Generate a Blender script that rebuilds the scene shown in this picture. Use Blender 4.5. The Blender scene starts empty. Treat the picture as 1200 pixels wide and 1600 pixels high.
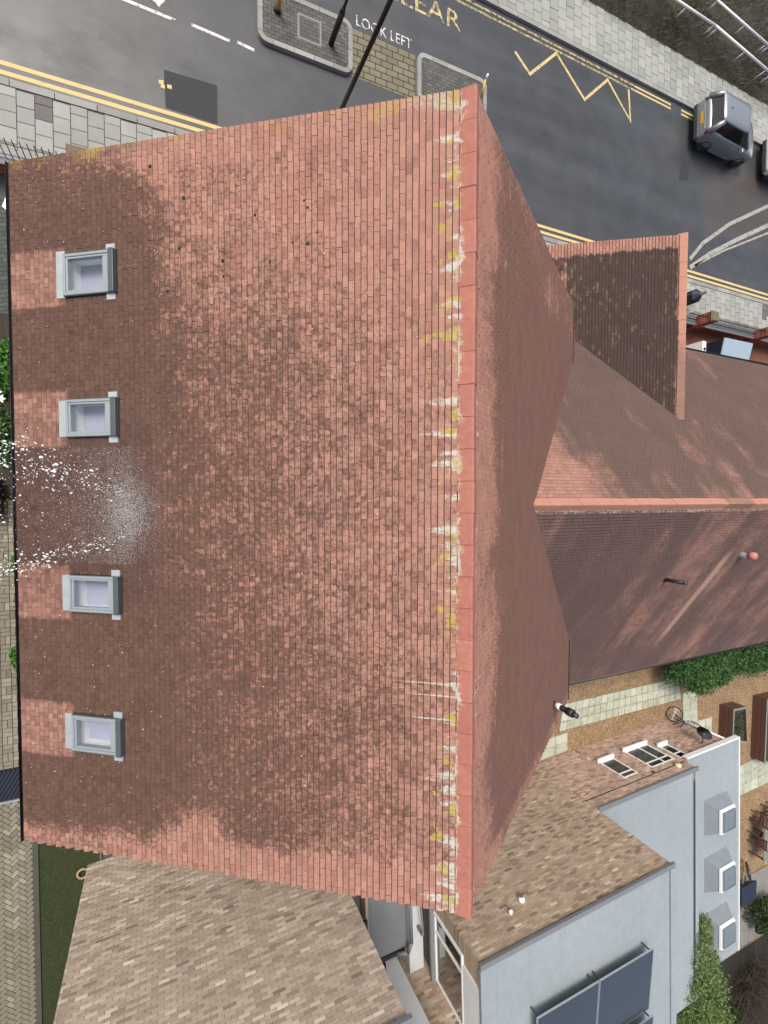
import bpy, math, random
import numpy as np
from mathutils import Vector, Matrix

random.seed(7); rng = np.random.default_rng(7)
scene = bpy.context.scene
col = scene.collection

# ------------------------------------------------------------------ camera
CH = 14.4                                   # height of the camera above the road
RC = np.array([[0.91077673, -0.01180422, 0.41273043],
               [0.00151778, -0.99948880, -0.03193499],
               [0.41289640, 0.02971208, -0.91029322]])   # world <- (right, down, forward)
FPX = 746.35                                # focal length in pixels of the 1200 x 1600 photograph
cam_d = bpy.data.cameras.new('camera'); cam = bpy.data.objects.new('camera', cam_d); col.objects.link(cam)
cam_d.sensor_fit = 'VERTICAL'; cam_d.sensor_height = 36.0; cam_d.sensor_width = 27.0
cam_d.lens = FPX / 1600 * 36.0; cam_d.clip_start = 0.1; cam_d.clip_end = 2000
r_, d_, f_ = RC[:, 0], RC[:, 1], RC[:, 2]
cam.matrix_world = Matrix(((r_[0], -d_[0], -f_[0], 0), (r_[1], -d_[1], -f_[1], 0), (r_[2], -d_[2], -f_[2], CH), (0, 0, 0, 1)))
scene.camera = cam

# ------------------------------------------------------------------ sky, sun, exposure
SUN_EL, SUN_AZ = math.radians(60), math.radians(325)     # azimuth clockwise from +Y
world = bpy.data.worlds.new('World'); scene.world = world; world.use_nodes = True
wn = world.node_tree; wn.nodes.clear()
sky = wn.nodes.new('ShaderNodeTexSky'); sky.sky_type = 'NISHITA'; sky.sun_disc = False
sky.sun_elevation = SUN_EL; sky.sun_rotation = SUN_AZ
sky.air_density = 1.6; sky.dust_density = 7.0; sky.ozone_density = 1.0
bg = wn.nodes.new('ShaderNodeBackground'); bg.inputs['Strength'].default_value = 0.10
wo = wn.nodes.new('ShaderNodeOutputWorld')
wn.links.new(sky.outputs[0], bg.inputs[0]); wn.links.new(bg.outputs[0], wo.inputs[0])
sun_d = bpy.data.lights.new('sun', 'SUN'); sun_d.energy = 1.5; sun_d.angle = math.radians(24); sun_d.color = (1.0, 0.97, 0.93)
sun = bpy.data.objects.new('sun', sun_d); col.objects.link(sun)
sd = Vector((math.sin(SUN_AZ) * math.cos(SUN_EL), math.cos(SUN_AZ) * math.cos(SUN_EL), math.sin(SUN_EL)))
sun.rotation_euler = sd.to_track_quat('Z', 'Y').to_euler()
sun.location = (0, 0, 30)
vs = scene.view_settings
vs.view_transform = 'Standard'; vs.look = 'None'; vs.exposure = 0.68; vs.gamma = 1.0; vs.use_curve_mapping = False

# ------------------------------------------------------------------ pixels to points
CAM = np.array([0, 0, CH])
def ray(x, y): return RC @ np.array([x - 600, y - 800, FPX])
def on_plane(x, y, P, n):
    r = ray(x, y); n = np.asarray(n, float)
    return CAM + r * (n @ (np.asarray(P, float) - CAM)) / (n @ r)
def gz(x, y, z=0.0): return on_plane(x, y, (0, 0, z), (0, 0, 1))
def project(P):
    c = RC.T @ (np.asarray(P, float) - CAM)
    return 600 + FPX * c[0] / c[2], 800 + FPX * c[1] / c[2]
def project_many(P):
    c = (np.asarray(P) - CAM) @ RC
    return np.stack([600 + FPX * c[:, 0] / c[:, 2], 800 + FPX * c[:, 1] / c[:, 2]], 1)

# ------------------------------------------------------------------ shader helpers
class S:
    """a socket with arithmetic"""
    def __init__(s, nt, o): s.nt, s.o = nt, o
    def _m(s, op, b=None, c=None, rev=False):
        n = s.nt.nodes.new('ShaderNodeMath'); n.operation = op
        a = s
        if rev: a, b = b, s
        for i, v in enumerate((a, b, c)):
            if v is None: continue
            if isinstance(v, S): s.nt.links.new(v.o, n.inputs[i])
            else: n.inputs[i].default_value = v
        return S(s.nt, n.outputs[0])
    def __add__(s, b): return s._m('ADD', b)
    __radd__ = __add__
    def __sub__(s, b): return s._m('SUBTRACT', b)
    def __rsub__(s, b): return s._m('SUBTRACT', b, rev=True)
    def __mul__(s, b): return s._m('MULTIPLY', b)
    __rmul__ = __mul__
    def __truediv__(s, b): return s._m('DIVIDE', b)
    def floor(s): return s._m('FLOOR')
    def fract(s): return s._m('FRACT')
    def abs(s): return s._m('ABSOLUTE')
    def mod(s, b): return s._m('FLOORED_MODULO', b)
    def max(s, b): return s._m('MAXIMUM', b)
    def min(s, b): return s._m('MINIMUM', b)
    def ss(s, a, b):
        n = s.nt.nodes.new('ShaderNodeMapRange'); n.interpolation_type = 'SMOOTHSTEP'; n.clamp = True
        lo, hi, t0, t1 = (a, b, 0, 1) if a < b else (b, a, 1, 0)
        s.nt.links.new(s.o, n.inputs[0])
        for i, v in zip((1, 2, 3, 4), (lo, hi, t0, t1)): n.inputs[i].default_value = v
        return S(s.nt, n.outputs[0])

class MT:
    """a material under construction"""
    def __init__(m, name):
        m.mat = bpy.data.materials.new(name); m.mat.use_nodes = True
        m.nt = m.mat.node_tree; m.nt.nodes.clear()
        m.bsdf = m.nt.nodes.new('ShaderNodeBsdfPrincipled')
        m.out = m.nt.nodes.new('ShaderNodeOutputMaterial')
        m.nt.links.new(m.bsdf.outputs[0], m.out.inputs[0])
        g = m.nt.nodes.new('ShaderNodeNewGeometry'); m.P = S(m.nt, g.outputs['Position'])
        m.geo = g
    def xyz(m, v=None):
        n = m.nt.nodes.new('ShaderNodeSeparateXYZ'); m.nt.links.new((v or m.P).o, n.inputs[0])
        return [S(m.nt, o) for o in n.outputs]
    def vec(m, *a):
        n = m.nt.nodes.new('ShaderNodeCombineXYZ')
        for i, v in enumerate(a):
            if isinstance(v, S): m.nt.links.new(v.o, n.inputs[i])
            else: n.inputs[i].default_value = v
        return S(m.nt, n.outputs[0])
    def dot(m, O, V):
        x, y, z = m.xyz()
        return (x - O[0]) * V[0] + (y - O[1]) * V[1] + (z - O[2]) * V[2]
    def noise(m, scale, v=None, detail=4, rough=0.55, dist=0.0):
        n = m.nt.nodes.new('ShaderNodeTexNoise'); m.nt.links.new((v or m.P).o, n.inputs['Vector'])
        n.inputs['Scale'].default_value = scale; n.inputs['Detail'].default_value = detail
        n.inputs['Roughness'].default_value = rough; n.inputs['Distortion'].default_value = dist
        return S(m.nt, n.outputs[0])
    def white(m, v):
        n = m.nt.nodes.new('ShaderNodeTexWhiteNoise'); n.noise_dimensions = '3D'
        m.nt.links.new(v.o, n.inputs['Vector']); return S(m.nt, n.outputs['Value'])
    def voronoi(m, scale, v=None, feature='F1'):
        n = m.nt.nodes.new('ShaderNodeTexVoronoi'); n.feature = feature
        m.nt.links.new((v or m.P).o, n.inputs['Vector']); n.inputs['Scale'].default_value = scale
        return n
    def mix(m, fac, A, B):
        n = m.nt.nodes.new('ShaderNodeMix'); n.data_type = 'RGBA'; n.clamp_factor = True
        for sock, v in ((n.inputs[0], fac), (n.inputs[6], A), (n.inputs[7], B)):
            if isinstance(v, S): m.nt.links.new(v.o, sock)
            elif isinstance(v, (int, float)): sock.default_value = v
            else: sock.default_value = (*v, 1)
        return S(m.nt, n.outputs[2])
    def ramp(m, fac, stops, const=False):
        n = m.nt.nodes.new('ShaderNodeValToRGB'); cr = n.color_ramp
        cr.interpolation = 'CONSTANT' if const else 'LINEAR'
        while len(cr.elements) < len(stops): cr.elements.new(0.5)
        for e, (p, c) in zip(cr.elements, stops): e.position = p; e.color = (*c, 1)
        m.nt.links.new(fac.o, n.inputs[0]); return S(m.nt, n.outputs[0])
    def scale_col(m, c, k):
        n = m.nt.nodes.new('ShaderNodeVectorMath'); n.operation = 'SCALE'
        m.nt.links.new(c.o, n.inputs[0])
        if isinstance(k, S): m.nt.links.new(k.o, n.inputs['Scale'])
        else: n.inputs['Scale'].default_value = k
        return S(m.nt, n.outputs[0])
    def set(m, inp, v):
        if isinstance(v, S): m.nt.links.new(v.o, m.bsdf.inputs[inp])
        elif isinstance(v, tuple): m.bsdf.inputs[inp].default_value = (*v, 1)
        else: m.bsdf.inputs[inp].default_value = v
        return m
    def matte(m, k): m.bsdf.inputs['Specular IOR Level'].default_value = k; return m
    def bump(m, h, strength=0.4, dist=0.01):
        n = m.nt.nodes.new('ShaderNodeBump'); n.inputs['Strength'].default_value = strength; n.inputs['Distance'].default_value = dist
        m.nt.links.new(h.o, n.inputs['Height']); m.nt.links.new(n.outputs[0], m.bsdf.inputs['Normal']); return m

def plain(name, c, rough=0.6, metal=0.0, var=0.18, scale=3.0, bump=0.0, bscale=40.0, spec=0.5):
    m = MT(name)
    n = m.noise(scale, detail=6)
    n2 = m.noise(scale * 9, detail=4)
    k = n * (2 * var) + n2 * var + (1 - 1.5 * var)
    base = m.mix(0.0, c, c)
    m.set('Base Color', m.scale_col(base, k)).set('Metallic', metal)
    m.set('Roughness', (n2 * 0.2 + (rough - 0.1)))
    m.bsdf.inputs['Specular IOR Level'].default_value = spec
    if bump: m.bump(m.noise(bscale, detail=5), bump, 0.01)
    return m.mat

M = {}
# ------------------------------------------------------------------ mesh helpers
WL = {}
def wl(o): return WL.get(o, Vector((0, 0, 0)))
class MB:
    def __init__(s): s.v, s.f, s.m = [], [], []
    def quad(s, *p, mi=0):
        b = len(s.v); s.v += [tuple(map(float, q)) for q in p]; s.f.append(tuple(range(b, b + len(p)))); s.m.append(mi); return s
    def obox(s, c, ax, h, mi=0, taper=1.0):
        c = np.asarray(c, float); A = [np.asarray(a, float) for a in ax]
        b = len(s.v)
        for k in (-1, 1):
            t = taper if k > 0 else 1.0
            for i, j in ((-1, -1), (1, -1), (1, 1), (-1, 1)):
                s.v.append(tuple(c + A[0] * h[0] * i * t + A[1] * h[1] * j * t + A[2] * h[2] * k))
        for q in ((3, 2, 1, 0), (4, 5, 6, 7), (0, 1, 5, 4), (1, 2, 6, 5), (2, 3, 7, 6), (3, 0, 4, 7)):
            s.f.append(tuple(b + i for i in q)); s.m.append(mi)
        return s
    def box(s, x0, x1, y0, y1, z0, z1, mi=0):
        return s.obox(((x0 + x1) / 2, (y0 + y1) / 2, (z0 + z1) / 2), ((1, 0, 0), (0, 1, 0), (0, 0, 1)), ((x1 - x0) / 2, (y1 - y0) / 2, (z1 - z0) / 2), mi)
    def tube(s, p0, p1, r0, r1=None, n=10, caps=True, mi=0):
        r1 = r0 if r1 is None else r1
        p0, p1 = np.asarray(p0, float), np.asarray(p1, float); d = p1 - p0; d /= np.linalg.norm(d)
        a = np.cross(d, (0, 0, 1) if abs(d[2]) < 0.9 else (1, 0, 0)); a /= np.linalg.norm(a); c = np.cross(d, a)
        b = len(s.v)
        for p, r in ((p0, r0), (p1, r1)):
            for i in range(n):
                t = 2 * math.pi * i / n; s.v.append(tuple(p + r * (math.cos(t) * a + math.sin(t) * c)))
        for i in range(n):
            j = (i + 1) % n; s.f.append((b + i, b + j, b + n + j, b + n + i)); s.m.append(mi)
        if caps:
            s.f.append(tuple(b + i for i in reversed(range(n)))); s.m.append(mi)
            s.f.append(tuple(b + n + i for i in range(n))); s.m.append(mi)
        return s
    def path(s, pts, r, n=8):
        for a, b in zip(pts[:-1], pts[1:]): s.tube(a, b, r, n=n)
        return s
    def torus(s, c, ax, R, r, n=20, k=6):
        ax = np.asarray(ax, float); ax /= np.linalg.norm(ax); c = np.asarray(c, float)
        a = np.cross(ax, (0, 0, 1) if abs(ax[2]) < 0.9 else (1, 0, 0)); a /= np.linalg.norm(a); e = np.cross(ax, a)
        b = len(s.v)
        for i in range(n):
            t = 2 * math.pi * i / n; d = math.cos(t) * a + math.sin(t) * e
            for j in range(k):
                q = 2 * math.pi * j / k; s.v.append(tuple(c + d * (R + r * math.cos(q)) + ax * r * math.sin(q)))
        for i in range(n):
            for j in range(k):
                s.f.append((b + i * k + j, b + ((i + 1) % n) * k + j, b + ((i + 1) % n) * k + (j + 1) % k, b + i * k + (j + 1) % k)); s.m.append(0)
        return s
    def prism(s, pts, z0, z1, mi=0):
        b = len(s.v); n = len(pts)
        for z in (z0, z1): s.v += [(float(x), float(y), z) for x, y in pts]
        s.f.append(tuple(b + i for i in reversed(range(n)))); s.f.append(tuple(b + n + i for i in range(n))); s.m += [mi, mi]
        for i in range(n):
            j = (i + 1) % n; s.f.append((b + i, b + j, b + n + j, b + n + i)); s.m.append(mi)
        return s
    def loft(s, rings, closed=True, caps=True, mi=0):
        b = len(s.v); n = len(rings[0])
        for r in rings: s.v += [tuple(map(float, q)) for q in r]
        for k in range(len(rings) - 1):
            for i in range(n if closed else n - 1):
                j = (i + 1) % n; s.f.append((b + k * n + i, b + k * n + j, b + (k + 1) * n + j, b + (k + 1) * n + i)); s.m.append(mi)
        if caps:
            s.f.append(tuple(b + i for i in reversed(range(n)))); s.f.append(tuple(b + (len(rings) - 1) * n + i for i in range(n))); s.m += [mi, mi]
        return s
    def mesh(s, name, off=Vector((0, 0, 0)), smooth=False):
        me = bpy.data.meshes.new(name)
        me.from_pydata([(x - off[0], y - off[1], z - off[2]) for x, y, z in s.v], [], s.f)
        if any(s.m): me.polygons.foreach_set('material_index', s.m)
        if smooth: me.polygons.foreach_set('use_smooth', [True] * len(me.polygons))
        me.update(); return me
    def build(s, name, mat, parent=None, smooth=False, bevel=0.0, subsurf=0):
        off = wl(parent) if parent else Vector((0, 0, 0))
        me = s.mesh(name, off, smooth)
        o = bpy.data.objects.new(name, me)
        for mm in (mat if isinstance(mat, (list, tuple)) else [mat]): me.materials.append(mm)
        col.objects.link(o)
        if parent: o.parent = parent; WL[o] = off
        if bevel:
            b = o.modifiers.new('bevel', 'BEVEL'); b.width = bevel; b.segments = 2; b.limit_method = 'ANGLE'
        if subsurf:
            b = o.modifiers.new('sub', 'SUBSURF'); b.levels = subsurf; b.render_levels = subsurf
        return o
def tag(o, label=None, cat=None, group=None, kind=None):
    for k, v in (('label', label), ('category', cat), ('group', group), ('kind', kind)):
        if v: o[k] = v
    return o
def empty(name, loc, label, cat, group=None):
    o = bpy.data.objects.new(name, None); o.empty_display_size = 0.2; col.objects.link(o)
    o.location = loc; WL[o] = Vector(loc); return tag(o, label, cat, group)
def inst(name, me, mat4, parent):
    o = bpy.data.objects.new(name, me); o.parent = parent
    o.matrix_local = Matrix.Translation(-wl(parent)) @ mat4
    col.objects.link(o); return o
def raw(name, V, F, mats, parent=None, mi=None, smooth=False):
    """one mesh object from numpy arrays of quads"""
    off = np.array(wl(parent)) if parent else np.zeros(3)
    me = bpy.data.meshes.new(name); V = np.asarray(V, np.float32) - off; F = np.asarray(F, np.int32)
    k = F.shape[1]
    me.vertices.add(len(V)); me.vertices.foreach_set('co', V.ravel().astype(np.float32))
    me.loops.add(F.size); me.loops.foreach_set('vertex_index', F.ravel())
    me.polygons.add(len(F)); me.polygons.foreach_set('loop_start', np.arange(0, F.size, k, dtype=np.int32))
    if mi is not None: me.polygons.foreach_set('material_index', np.asarray(mi, np.int32))
    me.update(calc_edges=True); me.validate()
    me.polygons.foreach_set('use_smooth', [smooth] * len(me.polygons))
    for mm in (mats if isinstance(mats, (list, tuple)) else [mats]): me.materials.append(mm)
    o = bpy.data.objects.new(name, me); col.objects.link(o)
    if parent: o.parent = parent; WL[o] = wl(parent)
    return o
BOXF = np.array([(4, 5, 6, 7), (0, 1, 5, 4), (1, 2, 6, 5), (2, 3, 7, 6), (3, 0, 4, 7)])
CHF = np.array([(8, 9, 6, 7), (0, 1, 5, 4), (1, 2, 6, 9), (3, 0, 8, 7), (4, 5, 9, 8)])
def chamfer(C8, w, drop, N):
    """adds two corners so that the tail edge of each tile is bevelled"""
    d6 = (C8[:, 6] - C8[:, 5]); d7 = (C8[:, 7] - C8[:, 4]); d6 = d6 / np.linalg.norm(d6, axis=1)[:, None]; d7 = d7 / np.linalg.norm(d7, axis=1)[:, None]
    p8 = C8[:, 4] + d7 * w; p9 = C8[:, 5] + d6 * w; C = C8.copy(); C[:, 4] -= np.asarray(N) * drop; C[:, 5] -= np.asarray(N) * drop
    return np.concatenate([C, p8[:, None], p9[:, None]], 1)
def boxes_arr(corners):
    """corners: (N, 8 or 10, 3) -> verts and quads, bottoms left open"""
    if corners.shape[1] == 10:
        N = len(corners); return corners.reshape(-1, 3), (CHF[None] + (np.arange(N) * 10)[:, None, None]).reshape(-1, 4)
    N = len(corners); V = corners.reshape(-1, 3)
    F = (BOXF[None] + (np.arange(N) * 8)[:, None, None]).reshape(-1, 4); return V, F

def pieces(parent, name, C8, mats, mi5, top_n, smooth_key=None, jit=0.0):
    """C8 (N,8,3): box pieces. The top_n that show largest become objects sharing one mesh; the rest one mesh of kind stuff."""
    pr = project_many(C8[:, 4:8].reshape(-1, 3)).reshape(-1, 4, 2)
    a = 0.5 * np.abs((pr[:, 0, 0] - pr[:, 2, 0]) * (pr[:, 1, 1] - pr[:, 3, 1]) - (pr[:, 1, 0] - pr[:, 3, 0]) * (pr[:, 0, 1] - pr[:, 2, 1]))
    vis = (pr[:, :, 0].min(1) > 2) & (pr[:, :, 0].max(1) < 1198) & (pr[:, :, 1].min(1) > 2) & (pr[:, :, 1].max(1) < 1598)
    if smooth_key is not None: vis &= smooth_key
    order = np.argsort(-(a * vis)); order = order[:top_n]; order = order[vis[order]]
    sel = np.zeros(len(C8), bool); sel[order] = True
    # shared mesh in the frame of one piece
    if len(order):
        i0 = order[0]; fr = []
        def frame(c):
            x = c[5] - c[4]; y = c[7] - c[4]; lx, ly = np.linalg.norm(x), np.linalg.norm(y)
            x = x / lx; y = y - x * (x @ y); y /= np.linalg.norm(y); z = np.cross(x, y)
            return x, y, z
        x, y, z = frame(C8[i0]); L = (C8[i0] - C8[i0, 4:8].mean(0)) @ np.stack([x, y, z], 1)
        me = bpy.data.meshes.new(name)
        me.from_pydata([tuple(v) for v in L], [], [tuple(q) for q in (CHF if C8.shape[1] == 10 else BOXF)] + [(3, 2, 1, 0)])
        for mm in mats: me.materials.append(mm)
        me.polygons.foreach_set('material_index', list(mi5) + [mi5[1]]); me.update()
        for i in order:
            x, y, z = frame(C8[i]); c = C8[i, 4:8].mean(0)
            inst(name, me, Matrix(((x[0], y[0], z[0], c[0]), (x[1], y[1], z[1], c[1]), (x[2], y[2], z[2], c[2]), (0, 0, 0, 1))), parent)
    rest = C8[~sel]
    if len(rest):
        V, F = boxes_arr(rest); o = raw(name + '_field', V, F, mats, parent, np.tile(mi5, len(rest))); tag(o, kind='stuff')
    return sel

# ------------------------------------------------------------------ main dimensions of the tiled house (from the photograph's vanishing points)
XR, ZR = 3.8893, 8.774           # ridge of the main roof
TH = math.radians(35.507); CT, ST = math.cos(TH), math.sin(TH)
Y0, Y1 = 5.58, -6.03
VL = 7.60                        # slope length left
VRR = 8.42                       # slope length right
ORG = np.array([XR, 0, ZR])
UY = np.array([0, 1.0, 0]); VLd = np.array([-CT, 0, -ST]); NLd = np.array([-ST, 0, CT]); VRd = np.array([CT, 0, -ST]); NRd = np.array([ST, 0, CT])
TW, TG = 0.165, 0.0935            # tile width and gauge
AP = np.array([6.988, -0.17, 6.563])             # where the wing's ridge runs into the main roof
WT = math.radians(34.0); CW, SW = math.cos(WT), math.sin(WT)
WYB, WYT = np.array([0, -CW, -SW]), np.array([0, CW, -SW]); NWB, NWT = np.array([0, -SW, CW]), np.array([0, SW, CW])
PX, PZ = 14.17, 4.90             # porch ridge
PT = math.radians(33.6); CP, SP = math.cos(PT), math.sin(PT)
WINS = [(3.61, 0.66), (1.285, 0.60), (-1.62, 0.60), (-3.98, 0.60)]      # roof windows: centre along the ridge, width
WV0, WV1 = 5.70, 6.58

# ------------------------------------------------------------------ materials: tiles
def tile_base(m, O, U, V, w, g, stops):
    u, v = m.dot(O, U), m.dot(O, V)
    row = ((v - 0.004) / g).floor(); cl = (u / w + row.mod(2.0) * 0.5).floor()
    r1 = m.white(m.vec(row, cl, 1.7)); r2 = m.white(m.vec(row, cl, 8.3))
    sm = m.noise(1.0, m.vec(u * 2.2, v * 5.0, 1.0), detail=3)
    c = m.ramp(r1 * 0.62 + sm * 0.76 - 0.19, stops)
    sp_ = m.noise(95, detail=4, rough=0.8)
    c = m.scale_col(c, r2 * 0.17 + sp_ * 0.50 + 0.74)
    return u, v, r1, r2, c
CLAY = [(0.0, (0.175, 0.090, 0.074)), (0.12, (0.228, 0.116, 0.092)), (0.32, (0.280, 0.144, 0.112)), (0.60, (0.308, 0.162, 0.127)), (0.84, (0.328, 0.176, 0.138)), (0.95, (0.355, 0.184, 0.138)), (1.0, (0.37, 0.19, 0.138))]

def lichen(m, u, v, c, amount=1.0, period=0.45):
    fine = m.noise(55, detail=4); mid = m.noise(14, detail=5)
    st = m.noise(1.0, m.vec(u * 7.5, v * 0.75, 3.1), detail=4, rough=0.6)
    j = ((u / period).fract() - 0.5).abs() * 2.0           # 1 at the joints of the ridge tiles
    near = v.ss(1.35, 0.0)
    wv = st * 0.85 + mid * 0.42 + fine * 0.22 + j.ss(0.45, 1.0) * 0.13 + near * 0.42 - v * 0.13
    clus = m.noise(1.0, m.vec(u * 1.15, v * 0.6, 7.7), detail=2)
    white = (wv + (clus - 0.5) * 0.55).ss(1.10, 1.24) * amount
    lng = (m.noise(1.0, m.vec(u * 11.0, v * 0.22, 1.3), detail=2) + j.ss(0.6, 1.0) * 0.05 + fine * 0.10 - v * 0.035).ss(0.725, 0.79) * v.ss(1.5, 0.6) * amount
    white = white.max(lng)
    fl = m.mix(fine, (0.34, 0.35, 0.31), (0.60, 0.62, 0.57))
    c = m.mix(white * (fine * 1.1 + mid * 0.5 - 0.05) , c, fl)
    yn = m.noise(3.4, m.vec(u * 1.5, v * 1.1, 9.0), detail=3) + mid * 0.28 + j.ss(0.5, 1.0) * 0.10
    yel = (yn - v * 0.15 - (v - 0.28).abs() * 0.25 + fine * 0.10).ss(0.725, 0.79) * amount
    c = m.mix(yel * 0.85, c, m.mix(mid, (0.24, 0.18, 0.02), (0.46, 0.36, 0.10)))
    return c, white

def mat_main_left():
    m = MT('clay_tile_weathered')
    u, v, r1, r2, c = tile_base(m, ORG, UY, VLd, TW, TG, CLAY)
    big = m.noise(0.55, detail=5, rough=0.6); med = m.noise(2.2, detail=5, rough=0.65); fine = m.noise(17, detail=5, rough=0.7); vf = m.noise(70, detail=3)
    # grime: scattered in the upper half of the slope, nearly closed towards the eaves
    wob = (big - 0.5) * 1.6 + (med - 0.5) * 1.3
    vw = v + wob
    tile_n = m.white(m.vec(((v - 0.004) / TG).floor(), (u / (TW * 0.5)).floor(), 4.4))
    dens = v.ss(0.0, 1.2) * 0.09 + vw.ss(0.4, 4.2) * 0.18 + vw.ss(3.9, 6.3) * 0.30 + 0.04
    top_clean = u.ss(1.6, 4.4) * vw.ss(5.4, 4.2) * 0.20
    low_more = u.ss(-0.5, -3.5) * 0.06
    vg = (u.ss(5.0, 5.35) * v.ss(7.9, 2.0)).max((u + wob * 0.22).ss(-5.25 , -5.95)) * 0.55
    vg2 = (u + wob * 0.3).ss(4.2, 5.0) * v.ss(4.5, 5.0) * 0.18
    patch = ((u + 5.45).abs().ss(0.75, 0.1) * (v - 4.35).abs().ss(0.8, 0.1)) * 0.30
    spk = m.noise(7.5, detail=6, rough=0.72)
    f = big * 0.10 + med * 0.17 + spk * 0.62 + fine * 0.86 + (tile_n - 0.5) * 0.17 - 0.235 + dens + low_more - top_clean - vg - vg2 - patch
    g = f.ss(0.655, 1.06)
    clean = None
    for yc, w in WINS:
        uw = u + (spk - 0.5) * 0.14
        b = uw.ss(yc - 0.5, yc - 0.42) * uw.ss(yc + 0.5, yc + 0.42) * v.ss(6.58, 6.64)
        clean = b if clean is None else clean.max(b)
    g = g * (1 - clean * (0.45 + 0.5 * tile_n))
    grime = m.mix(spk * 1.6 + tile_n * 0.5 - 0.55, (0.030, 0.018, 0.014), (0.092, 0.054, 0.040))
    c = m.mix(g * 0.84, c, grime)
    # dark moss in the head of some tiles
    c = m.mix((fine * 0.7 + vf * 0.5).ss(0.62, 0.76) * 0.60 * v.ss(-0.5, 2.5), c, (0.040, 0.031, 0.026))
    c, wl_ = lichen(m, u, v, c)
    # verge lichen
    vl = (u.ss(4.55, 5.45) * 0.34 + med * 0.35 + fine * 0.4 + u.ss(5.2, 5.5) * 0.1 + v.ss(1.6, 0.4) * 0.12 + (big - 0.5) * 0.5).ss(0.84, 0.95)
    c = m.mix(vl * 0.65, c, m.mix((med + vf * 0.3).ss(0.58, 0.7), (0.40, 0.38, 0.33), (0.38, 0.26, 0.06)))
    # wet by the jet of water
    wet = (med * 0.5 + u.ss(-2.6, -1.2) * u.ss(2.0, 0.8) * v.ss(4.6, 5.2) * 0.9 + v.ss(5.0, 7.5) * 0.15).ss(0.72, 1.0)
    c = m.mix(wet * 0.35, c, m.scale_col(c, 0.55))
    m.set('Base Color', c).set('Roughness', 0.90 - wet * 0.5 - big * 0.10).matte(0.22)
    m.bump(fine * 0.5 + vf * 0.6, 0.35, 0.006)
    return m.mat

def mat_main_right():
    m = MT('clay_tile_lee_side')
    u, v, r1, r2, c = tile_base(m, ORG, UY, VRd, TW, TG, CLAY)
    med = m.noise(1.0, m.vec(u * 1.1, v * 2.2, 0.0), detail=6, rough=0.65); st = m.noise(1.0, m.vec(u * 0.7, v * 0.5, 5.0), detail=5); fine = m.noise(20, detail=5, rough=0.7)
    run = m.noise(1.0, m.vec(u * 0.35, v * 3.0, 2.0), detail=3)
    dens = (v + (st - 0.5) * 1.2).ss(0.5, 1.8) * 0.52
    sp6 = m.noise(5.0, detail=6, rough=0.72)
    f = med * 0.55 + st * 0.60 + fine * 0.60 + sp6 * 0.85 - 0.60 + dens - run.ss(0.62, 0.72) * 0.3 - u.ss(3.3, 4.8) * 0.22 - u.ss(-5.55, -5.9) * 0.4 - v.ss(0.5, 0.0) * 0.1
    g = f.ss(0.62, 1.04)
    c = m.mix(0.35, c, (0.33, 0.165, 0.130))
    c = m.mix(g * 0.78, c, m.mix(med, (0.066, 0.042, 0.036), (0.150, 0.088, 0.072)))
    c, wl_ = lichen(m, u, v * 1.6 + 0.25, c, 0.8)
    m.set('Base Color', c).set('Roughness', 0.92).matte(0.15); m.bump(fine, 0.35, 0.006)
    return m.mat

def mat_wing(name, O, V, north):
    m = MT(name)
    U = np.array([1.0, 0, 0]); u, v, r1, r2, c = tile_base(m, O, U, V, TW, TG, CLAY)
    st = m.noise(1.0, m.vec(u * 1.0, v * 0.22, 5.0), detail=6, rough=0.6); med = m.noise(0.8, detail=6, rough=0.62); fine = m.noise(18, detail=5, rough=0.7)
    if north:
        f = st * 0.55 + med * 0.5 + fine * 0.35 + u.ss(1.2, 3.4) * 0.34 + v.ss(0.2, 2.5) * 0.16 - v.ss(0.7, 0.0) * 0.12 + 0.02
    else:
        f = st * 0.75 + med * 0.5 + fine * 0.33 + 0.30 - v.ss(0.4, 0.0) * 0.20 - u.ss(5.2, 7.0) * 0.10
    k_ = 0.8 if north else 0.35
    f = f + (med - 0.5) * k_ + (st - 0.5) * k_
    g = f.ss(0.56, 1.14)
    dark = m.mix(med, (0.048, 0.035, 0.034), (0.125, 0.086, 0.080)) if not north else m.mix(med, (0.050, 0.038, 0.034), (0.125, 0.088, 0.074))
    c = m.mix(0.25, c, (0.28, 0.165, 0.14))
    c = m.mix(g * 0.90, c, dark)
    if not north:
        line = (u - (8.55 + 0.0) + (st - 0.5) * 0.25).abs().ss(0.20, 0.08) * v.ss(1.5, 2.3) * v.ss(6.4, 5.0)
        c = m.mix(line * (fine * 0.8 + 0.3), c, (0.42, 0.27, 0.21))
        edge = (fine * 0.6 + st * 0.4 + v.ss(0.45, 0.12) * 0.35).ss(0.76, 0.86) * v.ss(0.8, 0.3)
        c = m.mix(edge * 0.8, c, (0.58, 0.44, 0.34))
    m.set('Base Color', c).set('Roughness', 0.85).matte(0.22); m.bump(fine, 0.35, 0.006)
    return m.mat

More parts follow.
